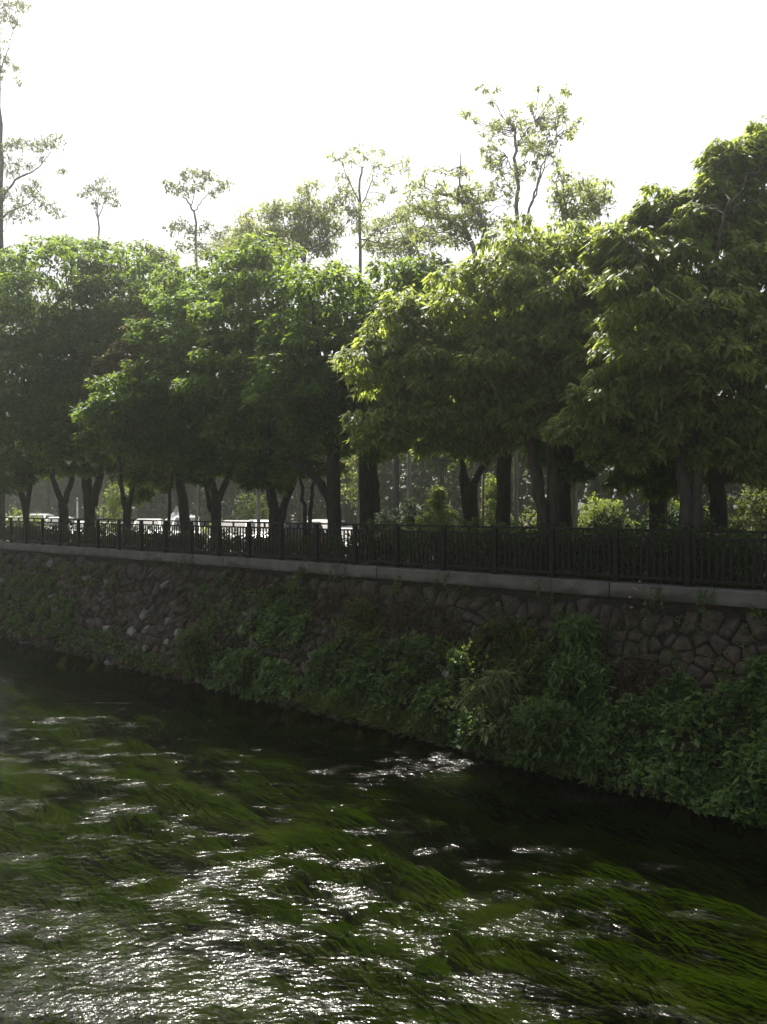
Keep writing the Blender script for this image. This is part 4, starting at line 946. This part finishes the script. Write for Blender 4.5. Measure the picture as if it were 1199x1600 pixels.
# ------------------------------------------------------------------ parked cars
def car_proto(kind, paint, label):
    Ln, Wc, Hc = {'sedan': (4.6, 1.8, 1.46), 'suv': (4.6, 1.85, 1.70), 'van': (4.7, 1.8, 1.88)}[kind]
    if kind == 'sedan':
        low = [(-2.3, .35), (-2.28, .80), (-2.05, .97), (-1.45, 1.0), (.95, .96), (1.9, .80), (2.25, .66), (2.3, .35)]
        cab = [(-1.75, .99), (-1.05, 1.42), (-.2, 1.46), (.35, 1.40), (1.15, .93)]
    elif kind == 'suv':
        low = [(-2.25, .40), (-2.28, .9), (-2.2, 1.08), (-1.6, 1.10), (1.05, 1.08), (2.0, .98), (2.27, .82), (2.3, .4)]
        cab = [(-2.15, 1.09), (-1.85, 1.62), (-.6, 1.70), (.3, 1.64), (1.2, 1.06)]
    else:
        low = [(-2.3, .38), (-2.32, .95), (-2.28, 1.1), (-1.6, 1.12), (1.35, 1.08), (2.05, .95), (2.3, .75), (2.33, .38)]
        cab = [(-2.25, 1.1), (-2.1, 1.78), (-.6, 1.88), (.7, 1.82), (1.65, 1.05)]
    root = empty('parked_car', (0, 0, 0), label, 'car', 'cars parked beyond the trees')
    def shell(prof, w0, w1, zmin, zmax, nm, mat, inset=0):
        mb = MB(); n = len(prof); V = []
        def wid(z): return w0 + (w1 - w0) * (z - zmin) / max(zmax - zmin, .01)
        for sx, f in ((-1, 1.0), (-1, .92), (1, .92), (1, 1.0)):
            for (y, z) in prof:
                k = 1.0 if f == .92 else .0
                V.append((sx * wid(z) / 2 * (1.0 if f == 1.0 else .93), y, z + (.018 if k else 0)))
        Q = []
        for r in range(3):
            for j in range(n - 1):
                Q.append((r * n + j, r * n + j + 1, (r + 1) * n + j + 1, (r + 1) * n + j))
            Q.append((r * n + n - 1, r * n, (r + 1) * n, (r + 1) * n + n - 1))
        T = []
        for j in range(1, n - 1): T += [(0, j + 1, j), (3 * n, 3 * n + j, 3 * n + j + 1)]
        mb.add(V, T, Q); return mb.build(nm, mat, root, False)
    shell(low, Wc, Wc * .96, .35, 1.1, 'body', M[paint])
    shell(cab, Wc * .93, Wc * .74, cab[0][1], Hc, 'cabin', M[paint])
    def wid(z): return Wc * .93 + (Wc * .74 - Wc * .93) * (z - cab[0][1]) / (Hc - cab[0][1])
    def pane(nm, a, b, lift, wk=.86):       # windscreens
        (y0, z0), (y1, z1) = a, b; mb = MB()
        d = nrm(np.array([0, y1 - y0, z1 - z0])); nn = np.cross([1.0, 0, 0], d) * lift
        q = [np.array([-wid(z0) / 2 * wk, y0, z0]), np.array([wid(z0) / 2 * wk, y0, z0]), np.array([wid(z1) / 2 * wk, y1, z1]), np.array([-wid(z1) / 2 * wk, y1, z1])]
        c = sum(q) / 4; q = [c + (p - c) * np.array([1, .86, .86]) + [0, 0, .02] for p in q]
        mb.hexa([p - nn for p in q] + [p + nn for p in q]); mb.build(nm, M['glass'], root)
    pane('windscreen', cab[-1], cab[-2], .02); pane('rear_window', cab[0], cab[1], .02)
    for sx in (-1, 1):
        yb, yf = cab[1][0], cab[-2][0]; zb = cab[0][1] + .06; zt = min(cab[1][1], cab[-2][1]) - .07
        for (ya, yc) in ((yb + .02, (yb + yf) / 2 - .04), ((yb + yf) / 2 + .04, yf + .25)):
            mb = MB(); q = []
            for o_ in (-.02, .025):
                q += [(sx * (wid(zb) / 2 + o_), ya - (.15 if ya == yb + .02 else 0), zb), (sx * (wid(zb) / 2 + o_), yc, zb), (sx * (wid(zt) / 2 + o_), min(yc, yf + .02), zt), (sx * (wid(zt) / 2 + o_), ya, zt)]
            mb.hexa(q); mb.build('side_window', M['glass'], root)
        for (y, nm, mt, zz, hh) in ((low[-2][0] - .02, 'headlight', 'clear_lens', low[-2][1] + .02, .16), (low[1][0] - .01, 'tail_light', 'red_lens', low[1][1] + .02, .3 if kind != 'sedan' else .18)):
            mb = MB(); mb.bevbox((sx * Wc * .39, y, zz), .3 if nm == 'headlight' else .2, .09, hh, .02); mb.build(nm, M[mt], root)
        mb = MB(); mb.bevbox((sx * (Wc / 2 + .09), .8, 1.05), .16, .1, .13, .02); mb.build('wing_mirror', M[paint], root)
        for y in (-1.4, 1.4):
            w = MB(); a = np.arange(18) * math.pi / 9; prof = [(.0, .19), (.02, .30), (.2, .30), (.22, .19)]
            V = []; Q = []
            for (dx, r_) in prof:
                V += [(sx * (Wc / 2 - .21 + dx), y + math.cos(t) * r_ * 1.06, .32 + math.sin(t) * r_ * 1.06) for t in a]
            for r_ in range(3):
                for j in range(18): Q.append((r_ * 18 + j, r_ * 18 + (j + 1) % 18, (r_ + 1) * 18 + (j + 1) % 18, (r_ + 1) * 18 + j))
            w.add(V, None, Q); wo = w.build('wheel', M['tyre'], root, True)
            rm = MB(); rm.tube([(sx * (Wc / 2 - .2), y, .32), (sx * (Wc / 2 - .005), y, .32)], .2, 14); rm.build('rim', M['rim'], wo)
    for y in (low[0][0] - .03, low[-1][0] + .03):
        mb = MB(); mb.bevbox((0, y, .45), Wc * .9, .12, .22, .04); mb.build('bumper', M['trim'], root)
    mb = MB(); mb.box((0, low[1][0] - .02, .72), .44, .02, .14); mb.build('number_plate', M['plate'], root)
    return root
cars = [(28, 27.5, 'suv', 'white', 'white', 184, 'white car parked farthest left beyond the forked stems'),
        (60, 28.5, 'van', 'white', 'white', 176, 'white van parked second from left between thin stems'),
        (92, 27.2, 'suv', 'white', 'white', 178, 'white suv parked behind the wide v shaped trunk'),
        (131, 27.0, 'sedan', 'silver', 'silver', 184, 'silver saloon parked left of the thick third trunk'),
        (170, 25.8, 'sedan', 'white', 'white', 176, 'white saloon parked right of the thick third trunk'),
        (232, 26.0, 'suv', 'white', 'white', 182, 'white suv parked left of the grey tent'),
        (292, 27.5, 'van', 'white', 'white', 183, 'white van parked behind the leaning trunk'),
        (368, 25.6, 'suv', 'white', 'white', 172, 'largest white suv parked right of the leaning limb tree'),
        (410, 27.8, 'suv', 'silver', 'silver', 186, 'silver suv with arched roof beside the curved trunk'),
        (478, 25.8, 'suv', 'black', 'black', 2, 'black suv showing its red tail lamp behind the fence'),
        (502, 30.5, 'suv', 'white', 'white', 160, 'white suv parked behind the black suv'),
        (547, 26.5, 'sedan', 'bluegrey', 'blue grey', 185, 'blue grey saloon parked at the right end of the row')]
protos = {}
for (x, t, kind, paint, _, yaw, lab) in cars:
    if (kind, paint) not in protos: c = protos[(kind, paint)] = car_proto(kind, paint, lab)
    else: c = copy_tree(protos[(kind, paint)]); c['label'] = lab
    p = P(x, 800, Yt(x, t)); p[2] = 2.627
    c.location = p; c.rotation_euler = (0, 0, R(yaw) + math.atan2(-p[0], p[1]) * .6)

# ------------------------------------------------------------------ street lamp, pole, tent
p = gpt(755, 21.5); Y = p[1]; lamp = empty('street_lamp', p, 'slender brown street lamp with short cross arm between forked trunk and thick trunk', 'street lamp')
zt = CAMZ + (HOR - 655) / F * Y - p[2]
mb = MB(); mb.tube([(0, 0, 0), (0, 0, .25), (0, 0, .3), (0, 0, zt)], [.09, .085, .05, .04], 12); mb.build('pole', M['lamp'], lamp, True)
mb = MB(); mb.tube([(-.02, 0, zt - .02), (.12, 0, zt + .05), (.3, -.02, zt + .09), (.42, -.03, zt + .1)], [.028, .025, .022, .02], 8); mb.build('arm', M['lamp'], lamp, True)
mb = MB(); mb.tube([(0, 0, zt - .02), (-.14, 0, zt + .03), (-.22, 0, zt + .03)], [.026, .022, .02], 8); mb.build('arm', M['lamp'], lamp, True)
for x0 in (.42, -.28):
    mb = MB(); mb.bevbox((x0, -.02, zt + (.095 if x0 > 0 else .03)), .22, .11, .06, .015); mb.build('lamp_head', M['pale_pole'], lamp)
p = gpt(121, 29); pole = empty('post', p, 'thin pale post standing among the parked cars at left', 'post')
mb = MB(); mb.tube([(0, 0, 0), (0, 0, .3), (0, 0, .34), (0, 0, 2.95)], [.11, .11, .06, .055], 10); mb.build('shaft', M['pale_pole'], pole, True)
mb = MB(); mb.tube([(0, 0, 2.952), (0, 0, 3.03), (0, 0, 3.1)], [.08, .08, .03], 10); mb.build('cap', M['pale_pole'], pole, True)
p = gpt(276, 30); Y = p[1]; tent = empty('tent', p, 'small pointed grey canopy tent behind the parked cars', 'tent')
ap = CAMZ + (HOR - 791) / F * Y - p[2]; e = ap - 1.0; w = .95; n = 12
a = np.arange(n) * 2 * math.pi / n; prof = [(w * 1.0, e - .12), (w, e), (w * .55, e + .28), (w * .22, e + .62), (.03, ap)]
V = [(r_ * math.cos(t), r_ * math.sin(t), z) for r_, z in prof for t in a]
Q = [(i * n + j, i * n + (j + 1) % n, (i + 1) * n + (j + 1) % n, (i + 1) * n + j) for i in range(4) for j in range(n)]
obj('canopy', mesh_np('canopy', V, None, Q), M['canvas'], tent)
for sx in (-1, 1):
    for sy in (-1, 1):
        mb = MB(); mb.tube([(sx * w * .62, sy * w * .62, 0), (sx * w * .62, sy * w * .62, e)], .025, 8); mb.build('leg', M['pale_pole'], tent, True)

# ------------------------------------------------------------------ haze, added to stand in for lens glare
hz = MB(); hz.box((0, 0, 19.0), 900, 900, 44.0)
m, n_, l_ = new_mat('glare_haze'); v = N(n_, 'ShaderNodeVolumePrincipled')
v.inputs['Color'].default_value = (.95, 1.0, .94, 1); v.inputs['Density'].default_value = .0014; v.inputs['Anisotropy'].default_value = .85
o_ = N(n_, 'ShaderNodeOutputMaterial'); l_.new(v.outputs[0], o_.inputs['Volume'])
tag(hz.build('haze', m), 'thin pale haze added in place of lens glare', 'haze', kind='stuff')
print('tris', sum(len(o.data.loops) - 2 * len(o.data.polygons) for o in bpy.data.objects if o.type == 'MESH'))
